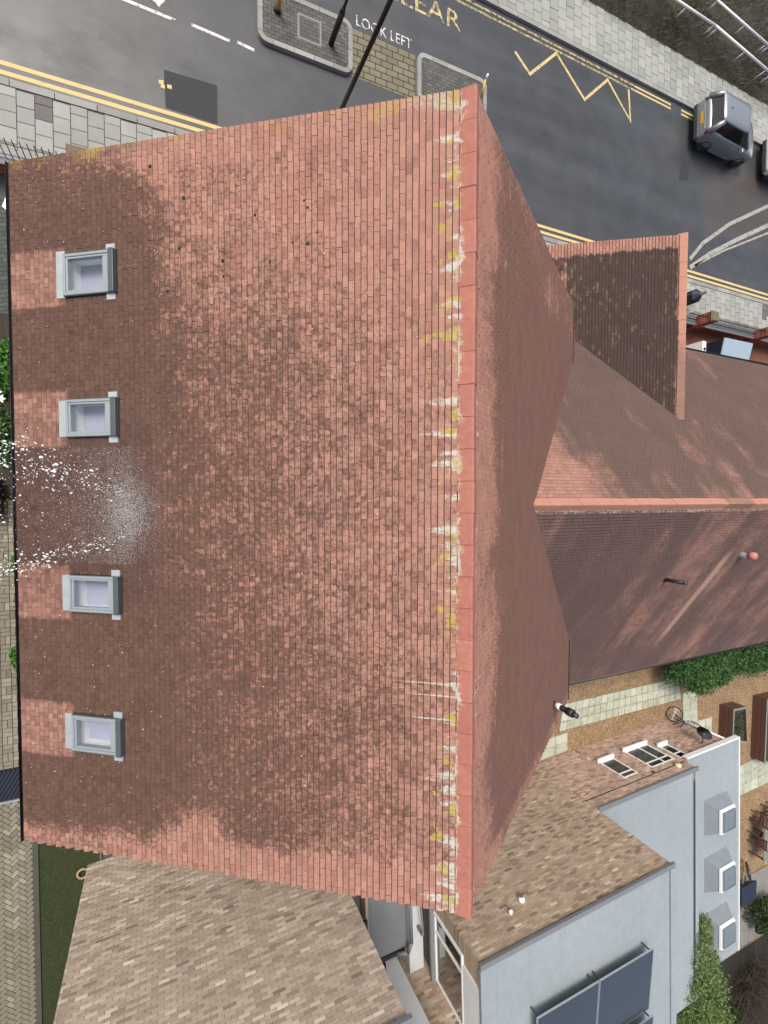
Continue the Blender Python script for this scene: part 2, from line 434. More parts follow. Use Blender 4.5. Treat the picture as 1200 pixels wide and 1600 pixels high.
def mat_porch(name, V):
    m = MT(name)
    O = np.array([PX, 0, PZ]); u, v, r1, r2, c = tile_base(m, O, UY, V, TW, TG, CLAY)
    med = m.noise(1.2, detail=6, rough=0.62); fine = m.noise(17, detail=5, rough=0.7)
    f = med * 0.35 + fine * 0.4 + (r2 - 0.5) * 0.3 + 0.62 - u.ss(7.35, 7.65) * 0.75 - u.ss(3.2, 2.2) * 0.12 - v.ss(2.7, 3.6) * 0.18 - v.ss(0.35, 0.05) * 0.15
    g = f.ss(0.62, 0.92)
    c = m.mix(g * 0.93, c, m.mix(med, (0.020, 0.018, 0.018), (0.046, 0.039, 0.036)))
    m.set('Base Color', c).set('Roughness', 0.85).matte(0.15); m.bump(fine, 0.35, 0.006)
    return m.mat
def mat_edge():  # dark tail edges paint in dirt and the shadow line between courses
    m = MT('tile_tail_dirt_shade'); n = m.noise(6, detail=4)
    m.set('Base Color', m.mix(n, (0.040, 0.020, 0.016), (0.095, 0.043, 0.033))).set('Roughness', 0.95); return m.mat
def mat_edge_dark():  # same painted dirt and course shadow, a darker tone for the other slopes
    m = MT('tile_tail_dirt_shade_dark'); n = m.noise(6, detail=4)
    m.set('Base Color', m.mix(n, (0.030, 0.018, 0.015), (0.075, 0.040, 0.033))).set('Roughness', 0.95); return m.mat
def mat_ridge():
    m = MT('ridge_tile_clay'); n = m.noise(1.6, detail=5); fine = m.noise(40, detail=5, rough=0.7); mid = m.noise(11, detail=5)
    x, y, z = m.xyz()
    j = (y / 0.45).fract()
    oi = m.nt.nodes.new('ShaderNodeObjectInfo'); rr_ = S(m.nt, oi.outputs['Random'])
    c = m.mix(n * 0.6 + rr_ * 0.4, (0.290, 0.105, 0.078), (0.40, 0.160, 0.120)); c = m.scale_col(c, fine * 0.5 + mid * 0.5 + 0.5)
    low = (ZR + 0.075 - z)                       # distance below the crown
    wv = (mid * 0.6 + fine * 0.45 + low * 3.4 + (n - 0.5) * 0.9).ss(0.98, 1.10)
    c = m.mix(wv * 0.8, c, m.mix(mid.ss(0.55, 0.62), (0.46, 0.46, 0.42), (0.40, 0.31, 0.09)))
    m.set('Base Color', c).set('Roughness', 0.75); m.bump(fine, 0.2, 0.005); return m.mat
def mat_ridge_wing():
    m = MT('ridge_tile_clay_sooty'); n = m.noise(1.2, detail=5); fine = m.noise(25, detail=5, rough=0.7)
    c = m.mix(n, (0.36, 0.165, 0.115), (0.46, 0.235, 0.175))
    x, y, z = m.xyz()
    g = (fine * 0.7 + n * 0.5 + y.ss(5.5, 4.0) * x.ss(13.5, 13.6) * x.ss(15.0, 14.6) * 0.25).ss(0.66, 0.86)
    c = m.mix(g * 0.7, c, (0.15, 0.10, 0.075))
    m.set('Base Color', c).set('Roughness', 0.8); m.bump(fine, 0.2, 0.005); return m.mat

# ------------------------------------------------------------------ materials: brick, paving, road, others
BD = np.array([math.cos(math.radians(2.115)), math.sin(math.radians(2.115)), 0])     # along the neighbour's front
BN = np.array([-BD[1], BD[0], 0]); BA = np.array([13.712, -10.5, 0])
def mat_brick(name, O, U, stops, w=0.225, h=0.075, grime=0.25):
    m = MT(name)
    u = m.dot(O, U); x, y, z = m.xyz()
    row = ((z + 0.003) / h).floor(); cl = (u / w + row.mod(2.0) * 0.5 + 0.003).floor()
    r1 = m.white(m.vec(row, cl, 3.3)); r2 = m.white(m.vec(row, cl, 12.1))
    big = m.noise(0.7, detail=5); fine = m.noise(45, detail=4)
    c = m.ramp(r1, stops); c = m.scale_col(c, r2 * 0.26 + big * 0.70 + fine * 0.40 + 0.46)
    c = m.mix(big.ss(0.5, 0.75) * grime, c, (0.10, 0.085, 0.075))
    m.set('Base Color', c).set('Roughness', 0.92).matte(0.2); m.bump(fine, 0.4, 0.006); return m.mat
BUFF = [(0.0, (0.20, 0.145, 0.115)), (0.12, (0.30, 0.23, 0.175)), (0.40, (0.375, 0.295, 0.22)), (0.75, (0.43, 0.35, 0.265)), (0.93, (0.37, 0.275, 0.215)), (1.0, (0.56, 0.49, 0.40))]
PALE = [(0.0, (0.235, 0.185, 0.150)), (0.08, (0.34, 0.275, 0.225)), (0.5, (0.41, 0.345, 0.285)), (0.85, (0.455, 0.39, 0.325)), (0.97, (0.54, 0.48, 0.41)), (1.0, (0.62, 0.57, 0.50))]
PINK = [(0.0, (0.28, 0.19, 0.155)), (0.3, (0.40, 0.29, 0.235)), (0.6, (0.46, 0.35, 0.29)), (0.85, (0.43, 0.28, 0.23)), (1.0, (0.55, 0.46, 0.38))]

def mat_asphalt():
    m = MT('asphalt_damp'); x, y, z = m.xyz()
    big = m.noise(0.16, detail=5); med = m.noise(1.1, detail=5); fine = m.noise(60, detail=3, rough=0.8); sp = m.noise(9, detail=3)
    tr = m.noise(1.0, m.vec(x * 0.05, y * 1.3, 1.0), detail=3)
    pt_ = m.noise(0.45, m.vec(x, y * 1.6, 4.0), detail=6, rough=0.7)
    k = big * 0.7 + med * 0.45 + tr * 0.85 + fine * 0.6 + pt_ * 0.7 - 0.62
    c = m.scale_col(m.mix(med, (0.038, 0.042, 0.049), (0.055, 0.058, 0.063)), k)
    c = m.mix((m.noise(24, detail=2) * 0.8 + sp * 0.5).ss(0.86, 0.91) * 0.7, c, (0.26, 0.26, 0.26))
    br = (m.noise(0.5, detail=5) * 0.6 + x.ss(20, 24) * y.ss(11.0, 13.0) * y.ss(17, 15.2) * 0.5).ss(0.62, 0.8)
    c = m.mix(br * 0.5, c, (0.085, 0.062, 0.052))
    m.set('Base Color', c).set('Roughness', 0.74 - pt_ * 0.62); m.bump(fine, 0.35, 0.006); return m.mat
def mat_paint(name, c1, wear=0.5):
    m = MT(name); n = m.noise(5, detail=6, rough=0.75); f = m.noise(30, detail=5, rough=0.8)
    w = (n * 0.7 + f * 0.5).ss(wear, wear + 0.1)
    c = m.mix(n, c1, tuple(0.8 * q for q in c1))
    c = m.mix(w, c, (0.055, 0.055, 0.057)); m.set('Base Color', c).set('Roughness', 0.7); return m.mat
def mat_slab(name, c1, c2, cell=(0.365, 0.365), moss=0.0):
    m = MT(name); oi = m.nt.nodes.new('ShaderNodeObjectInfo'); r = S(m.nt, oi.outputs['Random'])
    n = m.noise(1.2, detail=5); f = m.noise(28, detail=5, rough=0.75); st = m.noise(4, detail=5)
    c = m.mix(r, c1, c2); c = m.scale_col(c, n * 0.35 + f * 0.3 + st * 0.2 + 0.58)
    if moss: c = m.mix((st * 0.8 + f * 0.4).ss(0.62, 0.8) * moss, c, (0.10, 0.12, 0.06))
    m.set('Base Color', c).set('Roughness', 0.85); m.bump(f, 0.3, 0.005); return m.mat
def mat_gravel():
    m = MT('gravel'); v = m.voronoi(38); v2 = m.voronoi(38, feature='DISTANCE_TO_EDGE')
    n = m.noise(1.5, detail=5); rr = S(m.nt, v.outputs['Color']); x, y, z = m.xyz(rr)
    c = m.ramp(x, [(0, (0.20, 0.115, 0.05)), (0.4, (0.34, 0.21, 0.10)), (0.75, (0.42, 0.28, 0.15)), (0.93, (0.5, 0.40, 0.27)), (1, (0.72, 0.66, 0.55))])
    c = m.scale_col(c, n * 0.7 + 0.5); m.set('Base Color', c).set('Roughness', 0.9)
    m.bump(S(m.nt, v2.outputs[0]).ss(0.0, 0.3), 0.8, 0.02); return m.mat
def mat_soil(name, a, b):
    m = MT(name); n = m.noise(1.4, detail=7, rough=0.7); f = m.noise(22, detail=6, rough=0.75)
    m.set('Base Color', m.scale_col(m.mix(n, a, b), f * 1.2 + 0.4)).set('Roughness', 0.95); m.bump(f, 0.9, 0.03); return m.mat
def mat_leaf(name, a, b):
    m = MT(name); rnd = S(m.nt, m.geo.outputs['Random Per Island']); n = m.noise(2.2, detail=3)
    m.set('Base Color', m.mix(rnd * 0.65 + n * 0.35, a, b)).set('Roughness', 0.55)
    m.bsdf.inputs['Specular IOR Level'].default_value = 0.35; return m.mat
def mat_membrane():
    m = MT('grey_roof_membrane'); x, y, z = m.xyz(); n = m.noise(0.7, detail=6, rough=0.6); f = m.noise(5, detail=6, rough=0.7)
    g = m.dot(BA, BD); seam = ((g / 0.98).fract() - 0.5).abs().ss(0.485, 0.497)
    c = m.scale_col(m.mix(n, (0.235, 0.275, 0.30), (0.28, 0.32, 0.345)), f * 0.42 + m.noise(0.25, detail=4) * 0.4 + 0.58)
    c = m.mix(seam * 0.25, c, (0.16, 0.18, 0.19)); c = m.mix((f * 0.7 + n * 0.5).ss(0.66, 0.85) * 0.5, c, (0.16, 0.175, 0.165))
    m.set('Base Color', c).set('Roughness', 0.6); m.bump(seam + f * 0.15, 0.3, 0.01); return m.mat
def mat_glass(name, c=(0.8, 0.86, 0.9), tr=0.75):
    m = MT(name); nt = m.nt
    t = nt.nodes.new('ShaderNodeBsdfTransparent'); t.inputs[0].default_value = (*c, 1)
    g = nt.nodes.new('ShaderNodeBsdfGlossy'); g.inputs['Roughness'].default_value = 0.04
    fz = nt.nodes.new('ShaderNodeFresnel'); fz.inputs[0].default_value = 1.5
    mx = nt.nodes.new('ShaderNodeMixShader'); ad = nt.nodes.new('ShaderNodeMath'); ad.operation = 'ADD'; ad.inputs[1].default_value = 1 - tr - 0.04; ad.use_clamp = True
    nt.links.new(fz.outputs[0], ad.inputs[0]); bf = nt.nodes.new('ShaderNodeMath'); bf.operation = 'SUBTRACT'; bf.inputs[0].default_value = 1.0; nt.links.new(m.geo.outputs['Backfacing'], bf.inputs[1]); mu = nt.nodes.new('ShaderNodeMath'); mu.operation = 'MULTIPLY'; nt.links.new(ad.outputs[0], mu.inputs[0]); nt.links.new(bf.outputs[0], mu.inputs[1]); nt.links.new(mu.outputs[0], mx.inputs[0]); nt.links.new(t.outputs[0], mx.inputs[1]); nt.links.new(g.outputs[0], mx.inputs[2])
    nt.links.new(mx.outputs[0], m.out.inputs[0]); return m.mat
def mat_water():
    m = MT('water_drops'); m.set('Base Color', (0.92, 0.95, 0.97)).set('Roughness', 0.12)
    m.bsdf.inputs['Transmission Weight'].default_value = 0.25; m.bsdf.inputs['IOR'].default_value = 1.33; return m.mat
def mat_blocks(name, a, b, scale=1.0, rot=0.0):
    m = MT(name); nt = m.nt; x, y, z = m.xyz()
    bt = nt.nodes.new('ShaderNodeTexBrick'); bt.inputs['Scale'].default_value = scale
    cr, sr = math.cos(rot), math.sin(rot)
    nt.links.new(m.vec(x * cr + y * sr, y * cr - x * sr, 0.0).o, bt.inputs['Vector'])
    bt.inputs['Brick Width'].default_value = 0.2; bt.inputs['Row Height'].default_value = 0.1; bt.inputs['Mortar Size'].default_value = 0.008
    bt.inputs['Color1'].default_value = (*a, 1); bt.inputs['Color2'].default_value = (*b, 1); bt.inputs['Mortar'].default_value = (0.03, 0.03, 0.028, 1)
    n = m.noise(1.5, detail=5); f = m.noise(30, detail=4)
    m.set('Base Color', m.scale_col(S(nt, bt.outputs[0]), n * 0.6 + f * 0.4 + 0.45)).set('Roughness', 0.85)
    m.bump(1 - S(nt, bt.outputs['Fac']), 0.6, 0.008); return m.mat

M.update(tl=mat_main_left(), tr=mat_main_right(), twn=mat_wing('clay_tile_wing_north', AP, WYT, True), tws=mat_wing('clay_tile_wing_south', AP, WYB, False),
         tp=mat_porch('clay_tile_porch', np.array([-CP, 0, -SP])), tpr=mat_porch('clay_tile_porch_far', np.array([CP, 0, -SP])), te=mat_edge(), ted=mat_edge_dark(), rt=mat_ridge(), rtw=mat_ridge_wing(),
         asph=mat_asphalt(), yellow=mat_paint('yellow_line_paint', (0.60, 0.475, 0.21), 0.70), yellow_worn=mat_paint('yellow_line_paint_worn', (0.52, 0.43, 0.19), 0.555), white_paint=mat_paint('white_line_paint', (0.72, 0.72, 0.70), 0.59),
         slab=mat_slab('paving_slab_concrete', (0.24, 0.25, 0.235), (0.32, 0.33, 0.31)), slab_dark=mat_slab('paving_slab_slate', (0.11, 0.10, 0.105), (0.14, 0.13, 0.13)), slab_moss=mat_slab('garden_slab', (0.34, 0.36, 0.28), (0.46, 0.47, 0.39), moss=0.7),
         block=mat_slab('block_paver', (0.135, 0.12, 0.09), (0.26, 0.235, 0.18), moss=0.45), kerb=mat_slab('kerb_stone', (0.22, 0.22, 0.21), (0.29, 0.29, 0.275)), joint=plain('joint_sand', (0.10, 0.10, 0.09), 0.95),
         gravel=mat_gravel(), earth=mat_soil('embankment_earth', (0.022, 0.021, 0.014), (0.060, 0.054, 0.038)), lawn=mat_soil('lawn_soil', (0.02, 0.028, 0.01), (0.045, 0.055, 0.02)), ground=mat_soil('ground_soil', (0.06, 0.06, 0.045), (0.11, 0.10, 0.075)),
         membrane=mat_membrane(), glass=mat_glass('window_glass',(0.97,0.985,1.0),0.90), dglass=mat_glass('dark_glass', (0.25, 0.30, 0.30), 0.8), water=mat_water(),
         white=plain('white_pvc', (0.78, 0.80, 0.80), 0.4, var=0.06), cap=plain('grey_coping_metal', (0.16, 0.175, 0.19), 0.5, var=0.12), gutter=plain('black_gutter_plastic', (0.022, 0.021, 0.023), 0.45), darkgrey=plain('dark_grey_plastic', (0.045, 0.05, 0.055), 0.5),
         render=plain('pale_grey_render', (0.48, 0.51, 0.53), 0.8, var=0.12, bump=0.2), zinc=plain('zinc_flashing', (0.50, 0.55, 0.57), 0.38, 0.55, var=0.22, scale=7), frame=plain('grey_window_frame', (0.30, 0.345, 0.375), 0.42, 0.3, var=0.12), hood=plain('dark_window_hood', (0.09, 0.105, 0.11), 0.4, 0.3),
         room=plain('plaster_reveal', (0.80, 0.80, 0.78), 0.8, var=0.05), blind=plain('lilac_carpet', (0.33, 0.335, 0.42), 0.9, var=0.08), mortar=plain('mortar', (0.19, 0.165, 0.14), 0.95, var=0.25), redbrickmortar=plain('red_wall_mortar', (0.2, 0.13, 0.1), 0.95),
         black=plain('black_painted_steel', (0.012, 0.012, 0.015), 0.4), steel=plain('galvanised_steel', (0.45, 0.46, 0.46), 0.4, 0.7), ypole=plain('yellow_painted_steel', (0.62, 0.44, 0.08), 0.5), timber=plain('dark_stained_timber', (0.095, 0.042, 0.030), 0.7, var=0.3, scale=6), deck=plain('weathered_decking', (0.20, 0.20, 0.185), 0.8, var=0.3, scale=5),
         bark=plain('bark', (0.07, 0.05, 0.035), 0.9, var=0.4, bump=0.5), twig=plain('bare_twigs', (0.060, 0.045, 0.036), 0.9, var=0.5), panel=plain('solar_cell_glass', (0.034, 0.042, 0.058), 0.25, 0.0, var=0.08, spec=0.6), alu=plain('aluminium_frame', (0.62, 0.65, 0.68), 0.35, 0.8),
         navy=plain('navy_plastic', (0.013, 0.018, 0.035), 0.45), lid=plain('blue_grey_lid', (0.27, 0.35, 0.43), 0.45, var=0.06), redpot=plain('terracotta_cowl', (0.50, 0.20, 0.17), 0.7), tactile=mat_blocks('buff_tactile_paving', (0.150, 0.132, 0.088), (0.195, 0.172, 0.118), 0.5), islandblock=mat_blocks('grey_block_paving', (0.075, 0.078, 0.072), (0.12, 0.12, 0.11), 0.9),
         tyre=plain('tyre_rubber', (0.015, 0.015, 0.016), 0.8), alloy=plain('alloy_wheel', (0.09, 0.09, 0.10), 0.35, 0.7), carglass=plain('tinted_car_glass', (0.010, 0.012, 0.014), 0.08, var=0.02, spec=0.7), chrome=plain('chrome_trim', (0.6, 0.62, 0.64), 0.2, 0.9), lamp=plain('red_rear_lamp', (0.09, 0.012, 0.012), 0.2), plate=plain('yellow_plate', (0.55, 0.36, 0.04), 0.5),
         leaf_bush=mat_leaf('glossy_leaf', (0.020, 0.060, 0.016), (0.075, 0.170, 0.045)), leaf_con=mat_leaf('conifer_leaf', (0.030, 0.070, 0.016), (0.18, 0.26, 0.080)), leaf_dark=mat_leaf('dark_leaf', (0.010, 0.025, 0.008), (0.045, 0.075, 0.02)), leaf_bright=mat_leaf('bright_leaf', (0.03, 0.11, 0.015), (0.09, 0.24, 0.04)),
         grass=mat_leaf('grass_blade', (0.018, 0.032, 0.008), (0.060, 0.085, 0.022)), drygrass=mat_leaf('rough_grass', (0.040, 0.036, 0.022), (0.125, 0.110, 0.072)), petal=plain('white_petal', (0.8, 0.8, 0.78), 0.6, var=0.05))
M['brick_c'] = mat_brick('brick_pale_multi', BA, BD, PALE); M['brick_b'] = mat_brick('brick_buff_multi', BA, BD, BUFF); M['brick_a'] = mat_brick('brick_pinkish_multi', BA, BD, PINK)
RED = [(0, (0.16, 0.055, 0.040)), (0.5, (0.25, 0.085, 0.058)), (1, (0.33, 0.13, 0.09))]
M['brick_red'] = mat_brick('brick_red', np.array([0, 0, 0]), np.array([1.0, 0, 0]), RED); M['brick_red_y'] = mat_brick('brick_red_end', np.array([0, 0, 0]), np.array([0, 1.0, 0]), RED)

# ------------------------------------------------------------------ the setting: ground, road, pavements
g = MB().quad((-250, -250, -0.06), (300, -250, -0.06), (300, 250, -0.06), (-250, 250, -0.06)).build('ground', M['ground']); tag(g, kind='structure')
KN, KF = 9.90, 17.40            # faces of the near and far kerb
road = MB().quad((-80, KN - 0.1, 0), (160, KN - 0.1, 0), (160, KF + 0.1, 0), (-80, KF + 0.1, 0)).build('road', M['asph']); tag(road, kind='structure')
def sheet(name, pts, z, mat, parent):
    return MB().quad(*[(x, y, z) for x, y in pts]).build(name, mat, parent)
def stripe(pts, w):
    """mesh strips along a polyline with mitred corners"""
    mb = MB(); P = [np.array(p, float) for p in pts]
    L, Rr = [], []
    for i, p in enumerate(P):
        t0 = (P[i] - P[i - 1]) if i else (P[1] - P[0]); t1 = (P[i + 1] - P[i]) if i + 1 < len(P) else (P[i] - P[i - 1])
        t0 /= np.linalg.norm(t0); t1 /= np.linalg.norm(t1); n0 = np.array([-t0[1], t0[0]]); n1 = np.array([-t1[1], t1[0]])
        b = n0 + n1; b /= np.linalg.norm(b); k = min(2.0, 1 / max(0.3, b @ n0))
        L.append(p + b * w / 2 * k); Rr.append(p - b * w / 2 * k)
    for i in range(len(P) - 1):
        mb.quad((*Rr[i], 0.005), (*Rr[i + 1], 0.005), (*L[i + 1], 0.005), (*L[i], 0.005))
    return mb
for yy in (10.08, 10.30): stripe([(-30, yy), (60, yy)], 0.105).build('yellow_line', M['yellow'], road)
for yy, xa, xb, mt in ((17.02, -20, 18.0, 'yellow_worn'), (17.20, -20, 18.0, 'yellow_worn'), (17.02, 17.7, 20.3, 'yellow'), (17.19, 18.02, 20.3, 'yellow'), (17.02, 21.0, 24.5, 'yellow'), (17.19, 21.0, 24.5, 'yellow')):
    if mt == 'yellow' and xa < 18.02: xa = 18.02
    stripe([(xa, yy), (xb, yy)], 0.075).build('yellow_line', M[mt], road)
stripe([(11.75, 16.25), (12.45, 15.70), (13.72, 16.93), (15.2, 15.70), (16.45, 16.90), (17.80, 15.70), (17.66, 16.93)], 0.105).build('zigzag_marking', mat_paint('yellow_zigzag_paint', (0.60, 0.47, 0.21), 0.62), road)
for a, b in ((-1.2, 0.35), (0.75, 1.75), (1.95, 2.42)): stripe([(a, 12.84), (b, 12.79)], 0.085).build('lane_line', M['white_paint'], road)
MB().quad((-0.35, 13.2, 0.005), (-0.05, 12.98, 0.005), (0.12, 13.22, 0.005), (-0.1, 13.45, 0.005)).build('arrow_marking', M['white_paint'], road)
M['patch'] = plain('asphalt_patch', (0.026, 0.028, 0.034), 0.8, var=0.25, scale=5, bump=0.3); M['pale_mark'] = mat_paint('faded_line', (0.36, 0.35, 0.32), 0.62)
sheet('road_patch', [(0.08, 10.42), (1.40, 10.40), (1.40, 11.45), (0.05, 11.40)], 0.0045, M['patch'], road)
sheet('road_patch', [tuple(gz(*q)[:2]) for q in ((1060, 282), (1075, 282), (1077, 254), (1067, 250))], 0.0045, M['patch'], road)
for x, y, r in ((-0.02, 11.05, 0.06), (0.02, 10.95, 0.05), (0.18, 11.0, 0.055)): MB().quad((x - r, y - r, 0.0095), (x + r, y - r, 0.0095), (x + r, y + r, 0.0095), (x - r, y + r * 0.6, 0.0095)).build('paint_spot', M['yellow'], road)
for pts, w in ((((1078, 405), (1098, 380), (1140, 350), (1200, 322)), 0.17), (((1078, 418), (1110, 396), (1150, 375), (1200, 352)), 0.20), (((1085, 415), (1130, 392), (1200, 364)), 0.09)):
    stripe([gz(*q)[:2] for q in pts], w).build('faded_line', M['pale_mark'], road)
def text_mesh(name, body, x, y, h, width, mat, parent, z=0.006, yaw=0.0):
    cu = bpy.data.curves.new(name, 'FONT'); cu.body = body; cu.size = 1.0
    o = bpy.data.objects.new(name, cu); col.objects.link(o)
    dg = bpy.context.evaluated_depsgraph_get(); me = bpy.data.meshes.new_from_object(o.evaluated_get(dg)); bpy.data.objects.remove(o)
    n = len(me.vertices); co = np.zeros(n * 3, np.float32); me.vertices.foreach_get('co', co); co = co.reshape(-1, 3)
    mn, mx = co.min(0), co.max(0); co[:, 0] = (co[:, 0] - mn[0]) / (mx[0] - mn[0]) * width; co[:, 1] = (co[:, 1] - mn[1]) / (mx[1] - mn[1]) * h
    c, s = math.cos(yaw), math.sin(yaw); X = x + co[:, 0] * c - co[:, 1] * s; Y = y + co[:, 0] * s + co[:, 1] * c
    me.vertices.foreach_set('co', np.stack([X, Y, np.full(n, z)], 1).ravel().astype(np.float32)); me.materials.append(mat); me.update()
    ob = bpy.data.objects.new(name, me); ob.parent = parent; col.objects.link(ob); return ob
text_mesh('road_lettering', 'LOOK LEFT', 5.55, 14.72, 0.32, 1.95, mat_paint('white_letter_paint', (0.72, 0.72, 0.71), 0.57), road)
text_mesh('road_lettering', 'CLEAR', 6.35, 16.02, 0.62, 3.05, mat_paint('yellow_letter_paint', (0.60, 0.48, 0.22), 0.565), road)

def paving(x0, x1, y0, y1, z, sx, sy, parent, mats, dark=(), along='y'):
    """columns of slabs, every other column shifted by half a slab"""
    me = {}
    i = 0; x = x0; n = 0
    while x < x1 - 0.05:
        y = y0 - (sy / 2 if i % 2 else 0)
        while y < y1 - 0.03:
            ya, yb = max(y, y0), min(y + sy, y1)
            if yb - ya > 0.06:
                key = round(yb - ya, 2)
                dk = any(abs((x + sx / 2) - a) < sx / 2 and abs((ya + yb) / 2 - b) < sy / 2 for a, b in dark)
                key = (key, dk)
                if key not in me:
                    h = (yb - ya) / 2 - 0.006; w = sx / 2 - 0.006
                    mb = MB().obox((0, 0, -0.02), ((1, 0, 0), (0, 1, 0), (0, 0, 1)), (w, h, 0.02), taper=0.985); me[key] = mb.mesh('paving_slab'); me[key].materials.append(mats[1] if dk else mats[0])
                dz = random.uniform(-0.003, 0.003)
                inst('paving_slab', me[key], Matrix.Translation((x + sx / 2, (ya + yb) / 2, z + dz)) @ Matrix.Rotation(random.gauss(0, 0.004), 4, 'X') @ Matrix.Rotation(random.gauss(0, 0.004), 4, 'Z'), parent); n += 1
            y += sy
        x += sx; i += 1
    return n
def kerbs(x0, x1, y0, y1, z, parent, L=0.9):
    me = MB().obox((0, 0, -0.09), ((1, 0, 0), (0, 1, 0), (0, 0, 1)), (L / 2 - 0.004, (y1 - y0) / 2, 0.09), taper=0.99).mesh('kerb_stone'); me.materials.append(M['kerb'])
    x = x0
    while x < x1:
        inst('kerb_stone', me, Matrix.Translation((x + L / 2, (y0 + y1) / 2, z + random.uniform(-.003, .003))), parent); x += L
pn = MB().box(-80, 160, 8.02, KN - 0.17, -0.05, 0.078).build('pavement_near', M['joint']); tag(pn, kind='structure')
pf = MB().box(-80, 160, KF + 0.17, 19.45, -0.05, 0.078).build('pavement_far', M['joint']); tag(pf, kind='structure')
paving(-5.0, 3.3, 8.05, KN - 0.18, 0.1, 0.365, 0.365, pn, (M['slab'], M['slab_dark']), dark=[tuple(gz(67, 172)[:2])])
paving(11.6, 14.6, 8.05, KN - 0.18, 0.1, 0.375, 0.45, pn, (M['slab'], M['slab_dark'])); paving(20.6, 29.6, 8.05, KN - 0.18, 0.1, 0.375, 0.45, pn, (M['slab'], M['slab_dark']), dark=[(27.6, 9.3), (27.6, 9.6), (28.0, 9.2), (28.0, 9.5)])
paving(9.3, 27.6, KF + 0.18, 19.42, 0.1, 0.40, 0.40, pf, (M['slab'], M['slab_dark']), dark=[(10.6, 18.2), (10.6, 18.6)])
kerbs(-6, 30.5, KN - 0.165, KN, 0.11, pn); kerbs(5.5, 29, KF, KF + 0.165, 0.11, pf)

# traffic islands
def rounded(x0, x1, y0, y1, r, n=5):
    out = []
    for cx, cy, a in ((x1 - r, y1 - r, 0), (x0 + r, y1 - r, 90), (x0 + r, y0 + r, 180), (x1 - r, y0 + r, 270)):
        for k in range(n + 1):
            t = math.radians(a + 90 * k / n); out.append((cx + r * math.cos(t), cy + r * math.sin(t)))
    return out
def island(x0, x1, y0, y1, label):
    e = empty('traffic_island', ((x0 + x1) / 2, (y0 + y1) / 2, 0), label, 'traffic island', 'refuge islands in the road')
    MB().prism(rounded(x0 + 0.12, x1 - 0.12, y0 + 0.12, y1 - 0.12, 0.16), 0.002, 0.118).build('block_paving', M['islandblock'], e)
    out, inn = rounded(x0, x1, y0, y1, 0.28, 6), rounded(x0 + 0.14, x1 - 0.14, y0 + 0.14, y1 - 0.14, 0.15, 6)
    n = len(out); segs = 14
    # kerb stones: the ring cut into pieces
    per = [0]
    for i in range(n): per.append(per[-1] + math.dist(out[i], out[(i + 1) % n]))
    tot = per[-1]
    def at(ring, s):
        s %= tot
        for i in range(n):
            if per[i] <= s <= per[i + 1]:
                t = (s - per[i]) / max(1e-6, per[i + 1] - per[i]); a, b = ring[i], ring[(i + 1) % n]; return (a[0] + (b[0] - a[0]) * t, a[1] + (b[1] - a[1]) * t)
    for k in range(segs):
        s0, s1 = tot * k / segs + 0.006, tot * (k + 1) / segs - 0.006; cuts = [s0] + [p for p in per if s0 < p < s1] + [s1]
        mb = MB(); 
        for a, b in zip(cuts[:-1], cuts[1:]): mb.prism([at(inn, a), at(out, a), at(out, b), at(inn, b)], 0.001, 0.135)
        mb.build('kerb_stone', M['kerb'], e)
    return e
i1 = island(2.50, 5.38, 13.05, 14.66, 'paved traffic island with a square cover and black post, left of the crossing strip')
island(7.66, 10.42, 13.05, 14.66, 'paved traffic island touching the red roof corner, right of the crossing strip')
cv = MB(); cx0, cy0 = gz(482, 52)[:2]
for a, b, c, d in ((-.36, .36, .31, .36), (-.36, .36, -.36, -.31), (-.36, -.31, -.31, .31), (.31, .36, -.31, .31)): cv.box(cx0 + a, cx0 + b, cy0 + c, cy0 + d, 0.117, 0.124)
cvo = cv.build('inspection_cover', M['kerb'], i1); MB().box(cx0 - .305, cx0 + .305, cy0 - .305, cy0 + .305, 0.116, 0.121).build('cover_plate', M['islandblock'], cvo)
sheet('crossing_strip', [(5.40, 13.12), (7.64, 13.12), (7.64, 14.60), (5.40, 14.60)], 0.006, M['tactile'], road)

# embankment beyond the far pavement
nx, ny = 90, 40; X = np.linspace(2, 60, nx); Y = np.linspace(19.45, 60, ny); V = []
for j, yy in enumerate(Y):
    for xx in X:
        h = min(1.0, (yy - 19.45) / 0.9) * 0.5 + 0.08 * math.sin(xx * 1.3 + yy) * min(1, (yy - 19.45) / 1.5) + rng.normal(0, 0.03) * (j > 0)
        V.append((xx, yy, 0.06 + h))
F = [(j * nx + i, j * nx + i + 1, (j + 1) * nx + i + 1, (j + 1) * nx + i) for j in range(ny - 1) for i in range(nx - 1)]
eb = raw('embankment', V, F, M['earth']); tag(eb, kind='structure')
def blades(name, n, xr, yr, zf, h, w, mat, label, cat, keep=None, flat=0.6):
    x = rng.uniform(*xr, n); y = rng.uniform(*yr, n)
    if keep is not None: k = keep(x, y); x, y = x[k], y[k]; n = len(x)
    z = zf(x, y); a = rng.uniform(0, 2 * np.pi, n); hh = rng.uniform(0.5, 1.2, n) * h; le = rng.uniform(0.2, 1.0, n) * h * flat * 2; b = rng.uniform(0, 2 * np.pi, n)
    ww = w * rng.uniform(0.6, 1.3, n)
    P0 = np.stack([x - np.cos(a) * ww, y - np.sin(a) * ww, z], 1); P1 = np.stack([x + np.cos(a) * ww, y + np.sin(a) * ww, z], 1)
    P2 = np.stack([x + np.cos(b) * le, y + np.sin(b) * le, z + hh], 1)
    V = np.stack([P0, P1, P2], 1).reshape(-1, 3); F = np.arange(3 * n).reshape(-1, 3)
    o = raw(name, V, F, mat); return tag(o, label, cat, kind='stuff')
